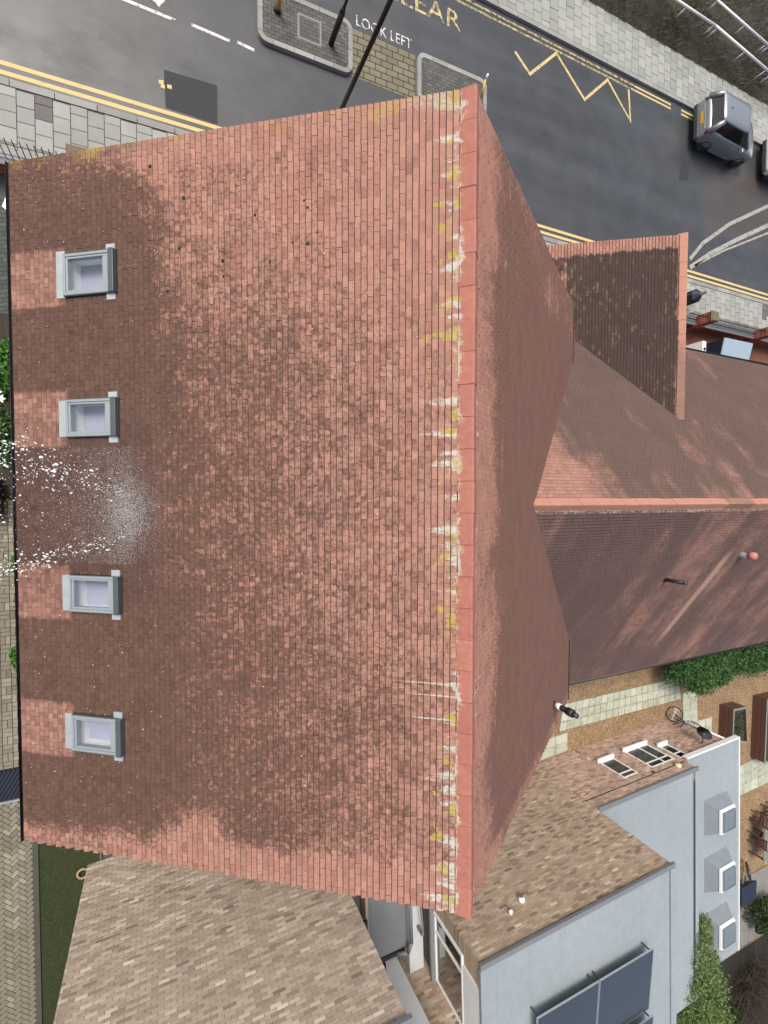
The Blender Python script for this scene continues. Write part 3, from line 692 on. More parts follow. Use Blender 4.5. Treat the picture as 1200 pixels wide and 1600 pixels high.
clump = lambda x, y: rng.uniform(0, 1, len(x)) < 0.55 + 0.45 * np.sin(x * 1.7 + 1.3 * np.sin(y * 2.1)) * np.sin(y * 1.9 + x * 0.4)
blades('rough_grass', 60000, (8, 34), (19.35, 27), lambda x, y: 0.04 + np.clip((y - 19.45) / 0.9, 0, 1) * 0.5, 0.26, 0.010, M['drygrass'], 'rough dark grass and weeds on the bank behind the far pavement', 'grass', clump, 0.8)

# white handrails on the embankment
def rail(pts, label):
    e = empty('handrail', (pts[0][0], pts[0][1], 0.2), label, 'railing', 'white handrails on the bank')
    P = [np.array(p) for p in pts]; MB().path(P, 0.048, 10).build('rail', M['white'], e, True)
    for a, b in zip(P[:-1], P[1:]):
        L = np.linalg.norm(b - a)
        for k in range(int(L / 1.9) + 1):
            q = a + (b - a) * min(0.98, (0.25 + 1.9 * k + random.uniform(-.2,.2)) / L); MB().tube((q[0], q[1], 0.5), (q[0], q[1], q[2]), 0.026).build('post', M['white'], e, True)
rail([tuple(gz(1020, -25, 1.0)), tuple(gz(1118, 40, 1.0)), tuple(gz(1200, 110, 1.0)), (31.5, 19.4, 1.0)], 'white metal handrail on the dark bank, the one nearer the pavement')
rail([tuple(gz(1088, -30, 1.0)), tuple(gz(1120, 0, 1.0)), tuple(gz(1200, 70, 1.0)), (31.5, 20.4, 1.0)], 'white metal handrail on the dark bank, the one farther from the pavement')

# ------------------------------------------------------------------ the tiled house
house = empty('tiled_house', (3.9, -0.2, 0), 'large red clay tiled house with wing and porch, four roof windows above the eaves', 'house')
def tiles(parent, O, U, V, N, u0, u1, v0, v1, mats, top_n=0, holes=(), keep=None, lift=0.0, visfn=None):
    nr = int(round((v1 - v0) / TG)); out = []
    for k in range(nr):
        row = int(round(v0 / TG)) + k; sh = 0.5 if row % 2 else 0.0
        c0 = int(math.floor(u0 / TW + sh)); c1 = int(math.ceil(u1 / TW + sh))
        for c in range(c0, c1):
            a, b = max(u0, (c - sh) * TW), min(u1, (c + 1 - sh) * TW)
            if b - a < 0.03: continue
            if any(a < h[1] and b > h[0] and (row * TG) < h[3] and (row + 1) * TG > h[2] for h in holes):
                ok = False
                for h in holes:
                    if a < h[1] and b > h[0] and row * TG < h[3] and (row + 1) * TG > h[2]:
                        if a < h[0] - 0.03: b = h[0]; ok = True
                        elif b > h[1] + 0.03: a = h[1]; ok = True
                if not ok: continue
            out.append((a, b, row * TG, (row + 1) * TG))
    A = np.array(out); n = len(A)
    a, b, va, vb = A.T
    gap = rng.uniform(0.0004, 0.0036, n); a = a + gap; b = b - gap
    tail = vb - rng.uniform(0, 0.005, n) + 0.001; head = va - 0.018
    sk = rng.normal(0, 0.0016, n); dl = np.abs(rng.normal(0, 0.0022, n)); tw = rng.normal(0, 0.0012, n)
    hz, tz = 0.009 + lift, 0.0255 + lift + dl
    def pt(u, v, w): return O + np.outer(u, U) + np.outer(v, V) + np.outer(w * np.ones(n), N)
    # bottom ring then top ring: (a,tail) (b,tail) (b,head) (a,head)
    C8 = np.stack([pt(a, tail + sk, tz - 0.014 + tw), pt(b, tail - sk, tz - 0.014 - tw), pt(b, head, hz - 0.012), pt(a, head, hz - 0.012),
                   pt(a, tail + sk, tz + tw), pt(b, tail - sk, tz - tw), pt(b, head, hz), pt(a, head, hz)], 1)
    if np.dot(np.cross(U, -V), N) < 0: C8 = C8[:, [1, 0, 3, 2, 5, 4, 7, 6]]
    full = (A[:, 1] - A[:, 0]) > TW - 0.01
    if visfn is not None: full &= visfn(C8[:, 4:].mean(1))
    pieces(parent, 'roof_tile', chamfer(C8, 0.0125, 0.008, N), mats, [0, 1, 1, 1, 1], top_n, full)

# main roof: deck with openings for the four roof windows
hol = [(yc - w / 2 - 0.02, yc + w / 2 + 0.02, WV0 - 0.03, WV1 + 0.02) for yc, w in WINS]
def pL(u, v, w=0.0): return tuple(ORG + UY * u + VLd * v + NLd * w)
def pR(u, v, w=0.0): return tuple(ORG + UY * u + VRd * v + NRd * w)
dk = MB()
def deckL(u0, u1, v0, v1):
    dk.quad(pL(u1, v0, -0.006), pL(u1, v1, -0.006), pL(u0, v1, -0.006), pL(u0, v0, -0.006)); dk.quad(pL(u0, v0, -0.10), pL(u0, v1, -0.10), pL(u1, v1, -0.10), pL(u1, v0, -0.10))
deckL(Y1, Y0, 0, hol[0][2]); deckL(Y1, Y0, hol[0][3], VL)
us = [Y0] + [q for h in hol for q in (h[1], h[0])] + [Y1]
for i in range(0, len(us), 2): deckL(us[i + 1], us[i], hol[0][2], hol[0][3])
dk.quad(pR(Y0, 0, -0.006), pR(Y1, 0, -0.006), pR(Y1, VRR, -0.006), pR(Y0, VRR, -0.006)); dk.quad(pR(Y0, 0, -0.1), pR(Y0, VRR, -0.1), pR(Y1, VRR, -0.1), pR(Y1, 0, -0.1))
for y in (Y0, Y1):
    dk.quad(pL(y, 0, -0.006), pL(y, VL, -0.006), pL(y, VL, -0.1), pL(y, 0, -0.1)); dk.quad(pR(y, 0, -0.006), pR(y, VRR, -0.006), pR(y, VRR, -0.1), pR(y, 0, -0.1))
M['deck_mortar'] = plain('roof_bedding_mortar', (0.12, 0.07, 0.055), 0.95)
main_roof = dk.build('main_roof', M['deck_mortar'], house)
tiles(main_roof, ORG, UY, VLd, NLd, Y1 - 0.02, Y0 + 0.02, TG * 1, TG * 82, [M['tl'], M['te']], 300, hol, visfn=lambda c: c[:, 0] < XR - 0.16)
right_slope = MB().quad(pR(Y0 - .05, 0.1, -0.004), pR(Y1 + .05, 0.1, -0.004), pR(Y1 + .05, VRR - 0.1, -0.004), pR(Y0 - .05, VRR - 0.1, -0.004)).build('rear_slope', M['deck_mortar'], house)
# the rear slope is a little skewed to the ridge, as in the photograph
UR = np.array([0, 1.0, 0])
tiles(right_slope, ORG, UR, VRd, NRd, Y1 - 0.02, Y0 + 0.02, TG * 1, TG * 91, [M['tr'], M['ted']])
# ridge tiles
def ridge(parent, P0, D, n, L, mat, half=0.20, drop=0.135, up=0.058, name='ridge_tile'):
    D = np.asarray(D, float); S_ = np.cross(D, (0, 0, 1)); mb = MB(); rings = []
    me = None
    for sgn in (0, L - 0.006):
        r = []
        for x, z in ((-half, -drop), (-half + 0.012, -drop + 0.014), (-0.02, up - 0.008), (0.0, up), (0.02, up - 0.008), (half - 0.012, -drop + 0.014), (half, -drop), (half - 0.02, -drop - 0.005), (0.0, up - 0.022), (-half + 0.02, -drop - 0.005)):
            r.append(D * sgn + S_ * x + np.array([0, 0, z]))
        rings.append(r)
    me = mb.loft(rings).mesh(name); me.materials.append(mat)
    for i in range(n):
        p = np.asarray(P0, float) + D * L * i + np.array([0, 0, random.uniform(-0.004, 0.004)]) + S_ * random.uniform(-0.004, 0.004)
        inst(name, me, Matrix.Translation(p) @ Matrix.Rotation(random.gauss(0, 0.004), 4, 'Z'), parent)
ridge(main_roof, (XR, Y1 - 0.03, ZR + 0.012), (0, 1, 0), 26, (Y0 - Y1 + 0.06) / 26, M['rt'], half=0.165, drop=0.105)
# wing roof
XE = 33.0
VWB, VWT = 7.35, 6.72
def pW(x, v, B, w=0.0): return tuple(AP * np.array([0, 1, 1]) + np.array([x, 0, 0]) + (WYB if B else WYT) * v + (NWB if B else NWT) * w)
wdk = MB()
X0 = AP[0] + 0.05
wdk.quad(pW(X0, 0, 1, -.006), pW(X0, VWB, 1, -.006), pW(XE, VWB, 1, -.006), pW(XE, 0, 1, -.006)); wdk.quad(pW(X0, 0, 0, -.006), pW(XE, 0, 0, -.006), pW(XE, VWT, 0, -.006), pW(X0, VWT, 0, -.006))
wing_roof = wdk.build('wing_roof', M['deck_mortar'], house)
UX = np.array([1.0, 0, 0])
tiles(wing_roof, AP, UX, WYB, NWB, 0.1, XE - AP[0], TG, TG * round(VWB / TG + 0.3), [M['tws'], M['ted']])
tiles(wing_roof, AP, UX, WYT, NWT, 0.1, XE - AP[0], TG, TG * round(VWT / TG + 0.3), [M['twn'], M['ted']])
ridge(wing_roof, (AP[0] - 0.02, AP[1], AP[2] + 0.012), (1, 0, 0), 58, 0.45, M['rtw'], half=0.15, drop=0.09)
MB().quad((AP[0] - 0.03, AP[1] - 0.17, AP[2] - 0.08), (AP[0] - 0.03, AP[1] + 0.17, AP[2] - 0.08), (AP[0] - 0.03, AP[1] + 0.02, AP[2] + 0.06), (AP[0] - 0.03, AP[1] - 0.02, AP[2] + 0.06)).build('lead_saddle', M['zinc'], wing_roof)
# porch roof
PY0, PY1, PV = 7.83, 2.2, 4.6
def pP(y, v, s, w=0.0): return (PX + s * (CP * v + SP * w), y, PZ - SP * v + CP * w)
pdk = MB(); pdk.quad(pP(PY0, 0, -1, -.006), pP(PY0, PV, -1, -.006), pP(PY1, PV, -1, -.006), pP(PY1, 0, -1, -.006)); pdk.quad(pP(PY0, 0, 1, -.006), pP(PY1, 0, 1, -.006), pP(PY1, PV, 1, -.006), pP(PY0, PV, 1, -.006))
porch_roof = pdk.build('porch_roof', M['deck_mortar'], house)
OP = np.array([PX, 0, PZ])
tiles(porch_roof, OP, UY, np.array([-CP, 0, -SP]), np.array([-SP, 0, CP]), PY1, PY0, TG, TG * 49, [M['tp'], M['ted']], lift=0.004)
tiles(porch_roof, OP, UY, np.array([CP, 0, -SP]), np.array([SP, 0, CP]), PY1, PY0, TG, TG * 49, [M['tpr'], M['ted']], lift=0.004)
ridge(porch_roof, (PX, PY1 + 0.12, PZ + 0.015), (0, 1, 0), 13, (PY0 - PY1 - 0.08) / 13, M['rtw'], half=0.17, drop=0.11)
# walls under the roofs
wb = MB(); wb.box(-1.9, XR + VRR * CT - 0.35, Y1 + 0.12, Y0 - 0.12, 0, 3.55); wb.box(XR + VRR * CT - 0.36, XE - 0.2, -5.75, 5.0, 0, 2.35); wb.box(PX - 3.0, PX + 3.0, 4.9, PY0 - 0.12, 0, 2.55)
wb.build('wall', M['brick_red'], house)
for y in (Y0 - 0.125, Y1 + 0.125):
    s = 1 if y > 0 else -1
    MB().quad((-1.9, y, 3.5), (XR + VRR * CT - 0.36, y, 3.5), (XR + 6.3, y, ZR - 6.3 * ST / CT - 0.15), (XR, y, ZR - 0.15), (XR - 5.8, y, ZR - 5.8 * ST / CT - 0.15)).build('gable_wall', M['brick_red'], house)
MB().quad((PX - 3.0, PY0 - 0.125, 2.5), (PX + 3.0, PY0 - 0.125, 2.5), (PX + 3.0, PY0 - 0.125, PZ - 3 * SP / CP - 0.12), (PX, PY0 - 0.125, PZ - 0.12), (PX - 3.0, PY0 - 0.125, PZ - 3 * SP / CP - 0.12)).build('gable_wall', M['brick_red'], house)
# gutters
def gutter(p0, p1, parent, r=0.06):
    p0, p1 = np.array(p0), np.array(p1); d = p1 - p0; d /= np.linalg.norm(d); s = np.cross(d, (0, 0, 1)); prof = []
    for k in range(9):
        t = math.pi * k / 8; prof.append((-math.cos(t) * r, -math.sin(t) * r))
    for k in range(9):
        t = math.pi * (8 - k) / 8; prof.append((-math.cos(t) * (r - 0.006), -math.sin(t) * (r - 0.006) + 0.001))
    MB().loft([[p + s * a + np.array([0, 0, b]) for a, b in prof] for p in (p0, p1)]).build('gutter', M['gutter'], parent, True)
e = pL(0, VL); gutter((e[0] - 0.055, Y1 - 0.04, e[2] - 0.03), (e[0] - 0.055, Y0 + 0.04, e[2] - 0.03), house)
e = pR(0, VRR + 0.06); gutter((e[0] + 0.02, Y1 - 0.02, e[2] - 0.0), (e[0] + 0.02, Y0 + 0.02, e[2] - 0.0), house, 0.05)
e = pW(0, VWB + 0.06, 1); gutter((10.6, e[1] - 0.03, e[2] - 0.02), (XE, e[1] - 0.03, e[2] - 0.02), house); MB().box(10.6, XE, e[1] + 0.06, e[1] + 0.085, e[2] - 0.22, e[2] - 0.02).build('fascia', M['gutter'], house)
e = pW(0, VWT + 0.06, 0); gutter((PX + 3.2, e[1] + 0.03, e[2] - 0.02), (XE, e[1] + 0.03, e[2] - 0.02), house)
MB().box(-1.93, -1.90, Y1 + 0.13, Y0 - 0.13, 3.5, 4.3).build('fascia', M['gutter'], house)

# roof windows
for k, (yc, w) in enumerate(WINS):
    hw = w / 2; fr = MB(); ax = (UY, -VLd, NLd)
    def bl(u0, u1, v0, v1, w0, w1, mb): mb.obox(ORG + UY * (u0 + u1) / 2 + VLd * (v0 + v1) / 2 + NLd * (w0 + w1) / 2, ax, ((u1 - u0) / 2, (v1 - v0) / 2, (w1 - w0) / 2))
    t = 0.042
    bl(yc - hw, yc - hw + t, WV0, WV1, -0.06, 0.085, fr); bl(yc + hw - t, yc + hw, WV0, WV1, -0.06, 0.085, fr)
    bl(yc - hw + t, yc + hw - t, WV0 + 0.002, WV0 + t, -0.06, 0.084, fr); bl(yc - hw + t, yc + hw - t, WV1 - t, WV1 - 0.002, -0.06, 0.084, fr)
    wo_ = fr.build('roof_window', M['frame'], house, bevel=0.004)
    sa = MB(); i0, i1 = WV0 + t + 0.002, WV1 - t - 0.002; q = 0.036
    bl(yc - hw + t + .002, yc - hw + t + q, i0, i1, -0.03, 0.070, sa); bl(yc + hw - t - q, yc + hw - t - .002, i0, i1, -0.03, 0.070, sa)
    bl(yc - hw + t + q, yc + hw - t - q, i0, i0 + 0.10, -0.03, 0.069, sa); bl(yc - hw + t + q, yc + hw - t - q, i1 - q, i1, -0.03, 0.069, sa)
    sa.build('sash', M['frame'], wo_, bevel=0.004)
    gl = MB(); bl(yc - hw + t + q, yc + hw - t - q, i0 + 0.10, i1 - q, 0.040, 0.052, gl); gl.build('pane', M['glass'], wo_)
    hd = MB(); bl(yc - hw - 0.012, yc + hw + 0.012, WV0 - 0.085, WV0 + 0.01, 0.0, 0.115, hd); hd.build('hood', M['hood'], wo_, bevel=0.006)
    ap = MB(); bl(yc - hw + (0.0 if k else -0.02), yc + hw + (0.0 if k else 0.08), WV1 + 0.002, WV1 + 0.17, 0.010, 0.036, ap); ap.build('apron', M['zinc'], wo_)
    for s in (-1, 1): tb = MB(); a_, b_ = sorted((yc + s * (hw + 0.012), yc + s * (hw + 0.11))); bl(a_, b_, WV0 - 0.06, WV0 + 0.10, 0.012, 0.038, tb); tb.build('flashing_tab', M['zinc'], wo_)
    for s in (-1, 1):
        fl = MB(); a_, b_ = sorted((yc + s * hw, yc + s * (hw + 0.012))); bl(a_, b_, WV0 + 0.01, WV1, -0.02, 0.075, fl); fl.build('side_flashing', M['hood'], wo_)
    sh = MB(); lo = 0.25
    def q4(a, b, c, d): sh.quad(pL(*a), pL(*b), pL(*c), pL(*d))
    ua, ub, va, vb = yc - hw + t, yc + hw - t, WV0 + t, WV1 - t
    q4((ua, va, -0.05), (ua, vb, -0.05), (ua, vb, -lo), (ua, va, -lo)); q4((ub, va, -0.05), (ub, va, -lo), (ub, vb, -lo), (ub, vb, -0.05))
    q4((ua, va, -0.05), (ua, va, -lo), (ub, va, -lo), (ub, va, -0.05)); q4((ua, vb, -0.05), (ub, vb, -0.05), (ub, vb, -lo), (ua, vb, -lo))
    sh.build('reveal', M['room'], wo_)
    fb = MB(); fb.quad(pL(ua, va, -lo), pL(ua, vb, -lo), pL(ub, vb, -lo), pL(ub, va, -lo)); fb.build('room_floor', M['blind'], wo_)
# pipes and flues on the roofs
b = np.array([9.02, -5.33, 5.11]); h = 0.80
fl = MB().tube(b - (0, 0, .1), b + (0, 0, h * 0.72), 0.075, n=14).build('flue', M['gutter'], house, True)
MB().tube(b + (0, 0, .10), b + (0, 0, .28), 0.080, n=14).build('collar', M['white'], fl, True); MB().tube(b + (0, 0, h * .62), b + (0, 0, h * .84), 0.10, n=14).build('terminal', M['gutter'], fl, True); MB().tube(b + (0, 0, h * .84), b + (0, 0, h), 0.065, n=14).build('cap', M['darkgrey'], fl, True)
b = np.array([13.33, -2.43, 5.00])
vp = MB().tube(b - (0, 0, .1), b + (0, 0, .63), 0.060, n=14).build('vent_pipe', M['gutter'], house, True); MB().tube(b + (0, 0, .63), b + (0, 0, .70), 0.055, n=14).build('cap', M['darkgrey'], vp, True)
MB().obox(b + WYB * 0.02 + NWB * 0.03, (UX, WYB, NWB), (0.17, 0.15, 0.012)).build('lead_slate', M['darkgrey'], vp)
b = np.array([16.2, -1.78, 5.44])
f2 = MB().tube(b - (0, 0, .1), b + (0, 0, .34), 0.085, n=14).build('flue', M['zinc'], house, True); MB().tube(b + (0, 0, .30), b + (0, 0, .50), 0.125, 0.10, n=14).build('terminal', M['redpot'], f2, True)
MB().obox(b + NWB * 0.03, (UX, WYB, NWB), (0.22, 0.16, 0.012)).build('lead_slate', M['zinc'], f2)
# little moss cushions near the top verge
ms = MB()
for _ in range(18):
    u_, v_ = random.uniform(3.2, 5.2), random.uniform(1.8, 5.0); c_ = np.array(pL(u_, v_, 0.028)); r = random.uniform(0.012, 0.030)
    ms.obox(c_, (UY, VLd, NLd), (r, r * random.uniform(.7, 1.3), r * 0.5), taper=0.5)
tag(ms.build('moss_cushion', M['leaf_dark'], main_roof), kind='stuff')

# ------------------------------------------------------------------ neighbouring flat-roofed brick building
def fac(s, t, z, y0=0.0): return tuple(BA + BD * s - BN * t + np.array([0, 0, z]))
def wall_bricks(parent, s0, s1, z0, z1, t, mat, top_n, holes=(), visfn=None):
    out = []; w, h = 0.225, 0.075
    for r in range(int(math.floor(z0 / h)), int(math.ceil(z1 / h))):
        sh = 0.5 * (r % 2); za, zb = max(z0, r * h), min(z1, (r + 1) * h)
        if zb - za < 0.02: continue
        for c in range(int(math.floor(s0 / w + sh)), int(math.ceil(s1 / w + sh))):
            a, b_ = max(s0, (c - sh) * w), min(s1, (c + 1 - sh) * w)
            segs = [(a, b_)]
            for q in holes:
                if za < q[3] - 0.01 and zb > q[2] + 0.01:
                    ns = []
                    for x0, x1 in segs:
                        if x1 <= q[0] or x0 >= q[1]: ns.append((x0, x1)); continue
                        if x0 < q[0]: ns.append((x0, q[0]))
                        if x1 > q[1]: ns.append((q[1], x1))
                    segs = ns
            for x0, x1 in segs:
                if x1 - x0 > 0.03: out.append((x0 + 0.0055, x1 - 0.0055, za + 0.0055, zb - 0.0055))
    A = np.array(out); n = len(A); a, b_, za, zb = A.T; pr = rng.normal(0, 0.0012, n)
    def pt(s, z, d): return BA + np.outer(s, BD) + np.outer(-(t + d) * np.ones(n), BN) + np.outer(z, (0, 0, 1))
    C8 = np.stack([pt(b_, za, 0.01), pt(a, za, 0.01), pt(a, zb, 0.01), pt(b_, zb, 0.01), pt(b_, za, -0.010 + pr), pt(a, za, -0.010 + pr), pt(a, zb, -0.010 + pr), pt(b_, zb, -0.010 + pr)], 1)
    full = (A[:, 1] - A[:, 0] > 0.21) & (A[:, 3] - A[:, 2] > 0.06)
    if visfn is not None: full &= visfn(C8[:, 4:].mean(1))
    pieces(parent, 'brick', C8, [mat], [0, 0, 0, 0, 0], top_n, full)
def fbox(mb, s0, s1, t0, t1, z0, z1): return mb.obox(BA + BD * (s0 + s1) / 2 - BN * (t0 + t1) / 2 + np.array([0, 0, (z0 + z1) / 2]), (BD, BN, (0, 0, 1)), ((s1 - s0) / 2, (t1 - t0) / 2, (z1 - z0) / 2))
# --- block C (left), stands forward of the others
TC = -1.38                       # its front, measured from the front of block B
SC0, SC1, ZC = -15.70, -9.79, 6.93
bc = empty('brick_house', fac((SC0 + SC1) / 2, 2, 0), 'pale brick flat-roofed block at the bottom edge, left of the narrow gap', 'building')
wc = MB(); fbox(wc, SC0, SC1, TC, 8.0, -0.05, ZC); wall_c = wc.build('wall', M['mortar'], bc)
wall_bricks(wall_c, SC0, SC1, 0, ZC, TC, M['brick_c'], 300)
cc = MB(); fbox(cc, SC0 - 0.06, SC1 + 0.06, TC - 0.07, TC + 0.09, ZC + 0.002, ZC + 0.09); cc.build('coping', M['cap'], bc)
cc = MB(); fbox(cc, SC1 - 0.09, SC1 + 0.06, TC + 0.092, 8.0, ZC + 0.002, ZC + 0.09); cc.build('coping', M['cap'], bc)
rc = MB(); fbox(rc, SC0, SC1 - 0.092, TC + 0.092, 8.0, ZC + 0.004, ZC + 0.03); rc.build('flat_roof', M['membrane'], bc)
for zz, tt, L in ((4.55, TC + 0.25, 0.75), (5.55, TC + 0.35, 0.55), (6.55, TC + 0.55, 1.1)):
    wq = MB(); fbox(wq, SC1 + 0.002, SC1 + 0.10, tt, tt + L, zz - 0.55, zz); w_ = wq.build('side_window', M['white'], bc); gq = MB(); fbox(gq, SC1 + 0.10, SC1 + 0.115, tt + 0.06, tt + L - 0.06, zz - 0.5, zz - 0.05); gq.build('pane', M['dglass'], w_)
    hq = MB(); fbox(hq, SC1 + 0.002, SC1 + 0.16, tt - 0.06, tt + L * 0.3, zz + 0.002, zz + 0.06); hq.build('hood', M['gutter'], w_)
# --- blocks A and B with the link
bb = empty('brick_flats', fac(0, 3, 0), 'buff brick building with grey flat roofs, solar panels and three rooflights, right of the gap', 'building')
SB0, SB1, ZB = -7.28, -0.64, 5.62; ZA = 2.98; SA1 = 7.45
wB = MB(); fbox(wB, SB0, SB1, 0, 9.5, -0.05, ZB); wall_b = wB.build('wall', M['mortar'], bb)
wall_bricks(wall_b, SB0, SB1, 0, ZB, 0, M['brick_b'], 300, visfn=lambda c: c[:, 2] > 2.2)
HA = [(1.62, 2.37, 1.12, 2.24), (3.12, 4.42, 1.03, 2.26), (4.68, 5.15, 1.42, 2.34)]
wA = MB(); fbox(wA, SB1 + 0.002, SA1, 0, 9.3, -0.05, ZA - 0.45); wall_a = wA.build('wall', M['mortar'], bb)
wA2 = MB(); fbox(wA2, SB1 + 0.002, 4.60, 0, 9.3, ZA - 0.45, ZA); wA2.build('parapet_wall', M['mortar'], bb)
wall_bricks(wall_a, SB1 + 0.004, 4.60, 0, ZA, 0, M['brick_a'], 150, HA); wall_bricks(wall_a, 4.602, SA1, 0, ZA - 0.45, 0, M['brick_a'], 0, HA)
# string course
sc_ = MB(); fbox(sc_, SB1 + 0.01, 4.6, -0.012, 0.0, 2.52, 2.56); sc_.build('movement_joint', M['gutter'], bb)
for (s0, s1, z0, z1), bars in zip(HA, ((0.74,), (0.74,), (0.62,))):
    fw = MB(); fbox(fw, s0, s0 + 0.06, -0.02, 0.004, z0, z1); fbox(fw, s1 - 0.06, s1, -0.02, 0.004, z0, z1); fbox(fw, s0 + .06, s1 - .06, -0.02, 0.003, z0, z0 + 0.06); fbox(fw, s0 + .06, s1 - .06, -0.02, 0.003, z1 - 0.06, z1)
    zt = z0 + (z1 - z0) * bars[0]; fbox(fw, s0 + .06, s1 - .06, -0.021, 0.002, zt, zt + 0.06)
    if s1 - s0 > 1: fbox(fw, s0 + (s1 - s0) * .56, s0 + (s1 - s0) * .56 + 0.07, -0.022, 0.001, z0 + .06, z1 - .06)
    w_ = fw.build('window', M['white'], bb)
    gq = MB(); fbox(gq, s0 + .06, s1 - .06, -0.010, -0.004, z0 + .06, z1 - .06); gq.build('pane', M['carglass'], w_)
    sq = MB(); fbox(sq, s0 - 0.06, s1 + 0.06, -0.16, -0.005, z0 - 0.07, z0 - 0.002); sq.build('sill', M['white'], w_)
cB = MB(); fbox(cB, SB0 - 0.05, SB1 + 0.05, -0.06, 0.07, ZB + .002, ZB + 0.08); cB.build('coping', M['cap'], bb)
for s0, s1 in ((SB1 - 0.16, SB1 + 0.06), (SB0 - 0.06, SB0 + 0.10)):
    q = MB(); fbox(q, s0, s1, 0.072, 9.5, ZB + .002, ZB + 0.085); q.build('roof_edge', M['membrane'], bb)
q = MB(); fbox(q, SB0 + 0.102, SB1 - 0.162, 0.072, 9.5, ZB + .002, ZB + 0.035); q.build('flat_roof', M['membrane'], bb)
q = MB(); fbox(q, SB1 + 0.06, 4.36, 0.12, 9.3, ZA + .002, ZA + 0.03); q.build('flat_roof', M['membrane'], bb)
q = MB(); fbox(q, SB1 + 0.06, 4.66, -0.05, 0.118, ZA + .002, ZA + 0.065); q.build('coping', M['cap'], bb)
q = MB(); fbox(q, 4.36, 4.50, 0.45, 9.3, ZA - 0.05, ZA + 0.045); q.build('gutter', M['cap'], bb); q = MB(); fbox(q, 4.40, 4.47, 0.46, 9.3, ZA + 0.046, ZA + 0.052); q.build('gutter_channel', M['gutter'], bb)
q = MB(); fbox(q, 4.502, 4.70, 0.119, 9.3, ZA - 0.05, ZA + 0.04); q.build('roof_edge', M['membrane'], bb)
ZL = ZA - 0.42
M['domeglass'] = plain('smoked_dome', (0.14, 0.17, 0.20), 0.12, var=0.1)
M['upstand'] = plain('rooflight_upstand_shaded', (0.185, 0.22, 0.25), 0.6)  # grey set darker to paint in shade on the sloping upstand faces
q = MB(); fbox(q, 4.702, 8.05, -0.08, 9.25, ZL - 0.10, ZL); low_roof = q.build('flat_roof', M['membrane'], bb)
q = MB(); fbox(q, 4.70, 8.10, -0.14, -0.082, ZL - 0.17, ZL + 0.03); q.build('fascia', M['white'], bb); q = MB(); fbox(q, 8.052, 8.10, -0.08, 9.25, ZL - 0.17, ZL + 0.03); q.build('fascia', M['white'], bb)
for k, t0 in enumerate((1.95, 4.35, 6.75)):
    s0, s1, t1 = 5.78, 7.22, t0 + 1.42
    m2, n2 = (s0 + s1) / 2, (t0 + t1) / 2
    def ring(hs, ht, z): return [fac(m2 - hs, n2 - ht, z), fac(m2 + hs, n2 - ht, z), fac(m2 + hs, n2 + ht, z), fac(m2 - hs, n2 + ht, z)]
    up = MB().loft([ring(.74, .72, ZL + .002), ring(.44, .46, ZL + 0.42)][::1]).build('rooflight', M['upstand'], bb)
    fr = MB()
    fr.loft([ring(.47, .49, ZL + .422), ring(.45, .47, ZL + .50)]); fr.build('rim', M['white'], up)
    MB().loft([ring(.40, .42, ZL + .502), ring(.36, .38, ZL + .57), ring(.20, .22, ZL + .62)]).build('dome', M['domeglass'], up, False)
# downpipe at the corner, dish, lamp, gas flue
e = fac(7.52, -0.07, 0); MB().tube((e[0], e[1], 0), (e[0], e[1], ZL - 0.1), 0.045).build('downpipe', M['white'], bb, True)
e = np.array(fac(6.45, -0.45, 2.12)); dn = BN * 0.85 + np.array([-.1, 0, 0.5]); dn /= np.linalg.norm(dn)
dish = MB(); a_ = np.cross(dn, (0, 0, 1)); a_ /= np.linalg.norm(a_); c_ = np.cross(dn, a_); rings = []
for r, h in ((0.30, 0.06), (0.22, 0.025), (0.12, 0.006), (0.02, 0.0)): rings.append([e + dn * h + r * (math.cos(t * math.pi / 10) * a_ + math.sin(t * math.pi / 10) * c_) for t in range(20)])
dsh = dish.loft(rings).build('satellite_dish', M['darkgrey'], bb, True); MB().tube(e, fac(6.45, 0, 2.05), 0.02).build('bracket', M['darkgrey'], dsh); MB().tube(e - c_ * 0.3, e + dn * 0.35, 0.012).build('feed_arm', M['darkgrey'], dsh)
e = np.array(fac(4.05, -0.09, 2.64)); MB().tube(e + BN * -.09, e + BN * 0.03, 0.13, 0.10, n=16).build('wall_lamp', plain('cream_lamp', (0.62, 0.56, 0.40), 0.5), bb, True)
e = np.array(fac(2.88, -0.01, 2.46)); MB().obox(e, (BD, BN, (0, 0, 1)), (0.06, 0.02, 0.05)).build('vent', M['gutter'], bb)
for s_, z_, r in ((-5.30, 4.70, 0.085), (-5.80, 4.87, 0.05)):
    e = np.array(fac(s_, 0, z_)); f_o = MB().tube(e, e + BN * 0.10, r, n=16).build('wall_flue', M['white'], bb, True); MB().tube(e + BN * 0.10, e + BN * 0.14, r * 0.5, n=12).build('nozzle', M['alu'], f_o)
# left face of block B: window band, white cladding
lf = MB(); fbox(lf, SB0 - 0.05, SB0 - 0.004, 0.62, 9.5, 4.92, ZB + 0.0); lf.build('white_cladding', M['white'], bb)
fw = MB(); tW0, tW1, zW0, zW1 = 0.40, 2.33, 3.56, 4.915
for a, b_, c, d in ((tW0, tW1, zW0, zW0 + 0.07), (tW0, tW1, zW1 - 0.05, zW1)): fbox(fw, SB0 - 0.06, SB0 - 0.002, a, b_, c, d)
for tt in (tW0, 0.86, tW1 - 0.06): fbox(fw, SB0 - 0.058, SB0 - 0.003, tt, tt + 0.06, zW0 + .07, zW1 - .05)
w_ = fw.build('window', M['white'], bb); gq = MB(); fbox(gq, SB0 - 0.03, SB0 - 0.012, tW0 + .06, tW1 - .06, zW0 + .07, zW1 - .05); gq.build('pane', mat_glass('green_glass', (0.35, 0.47, 0.44), 0.55), w_)
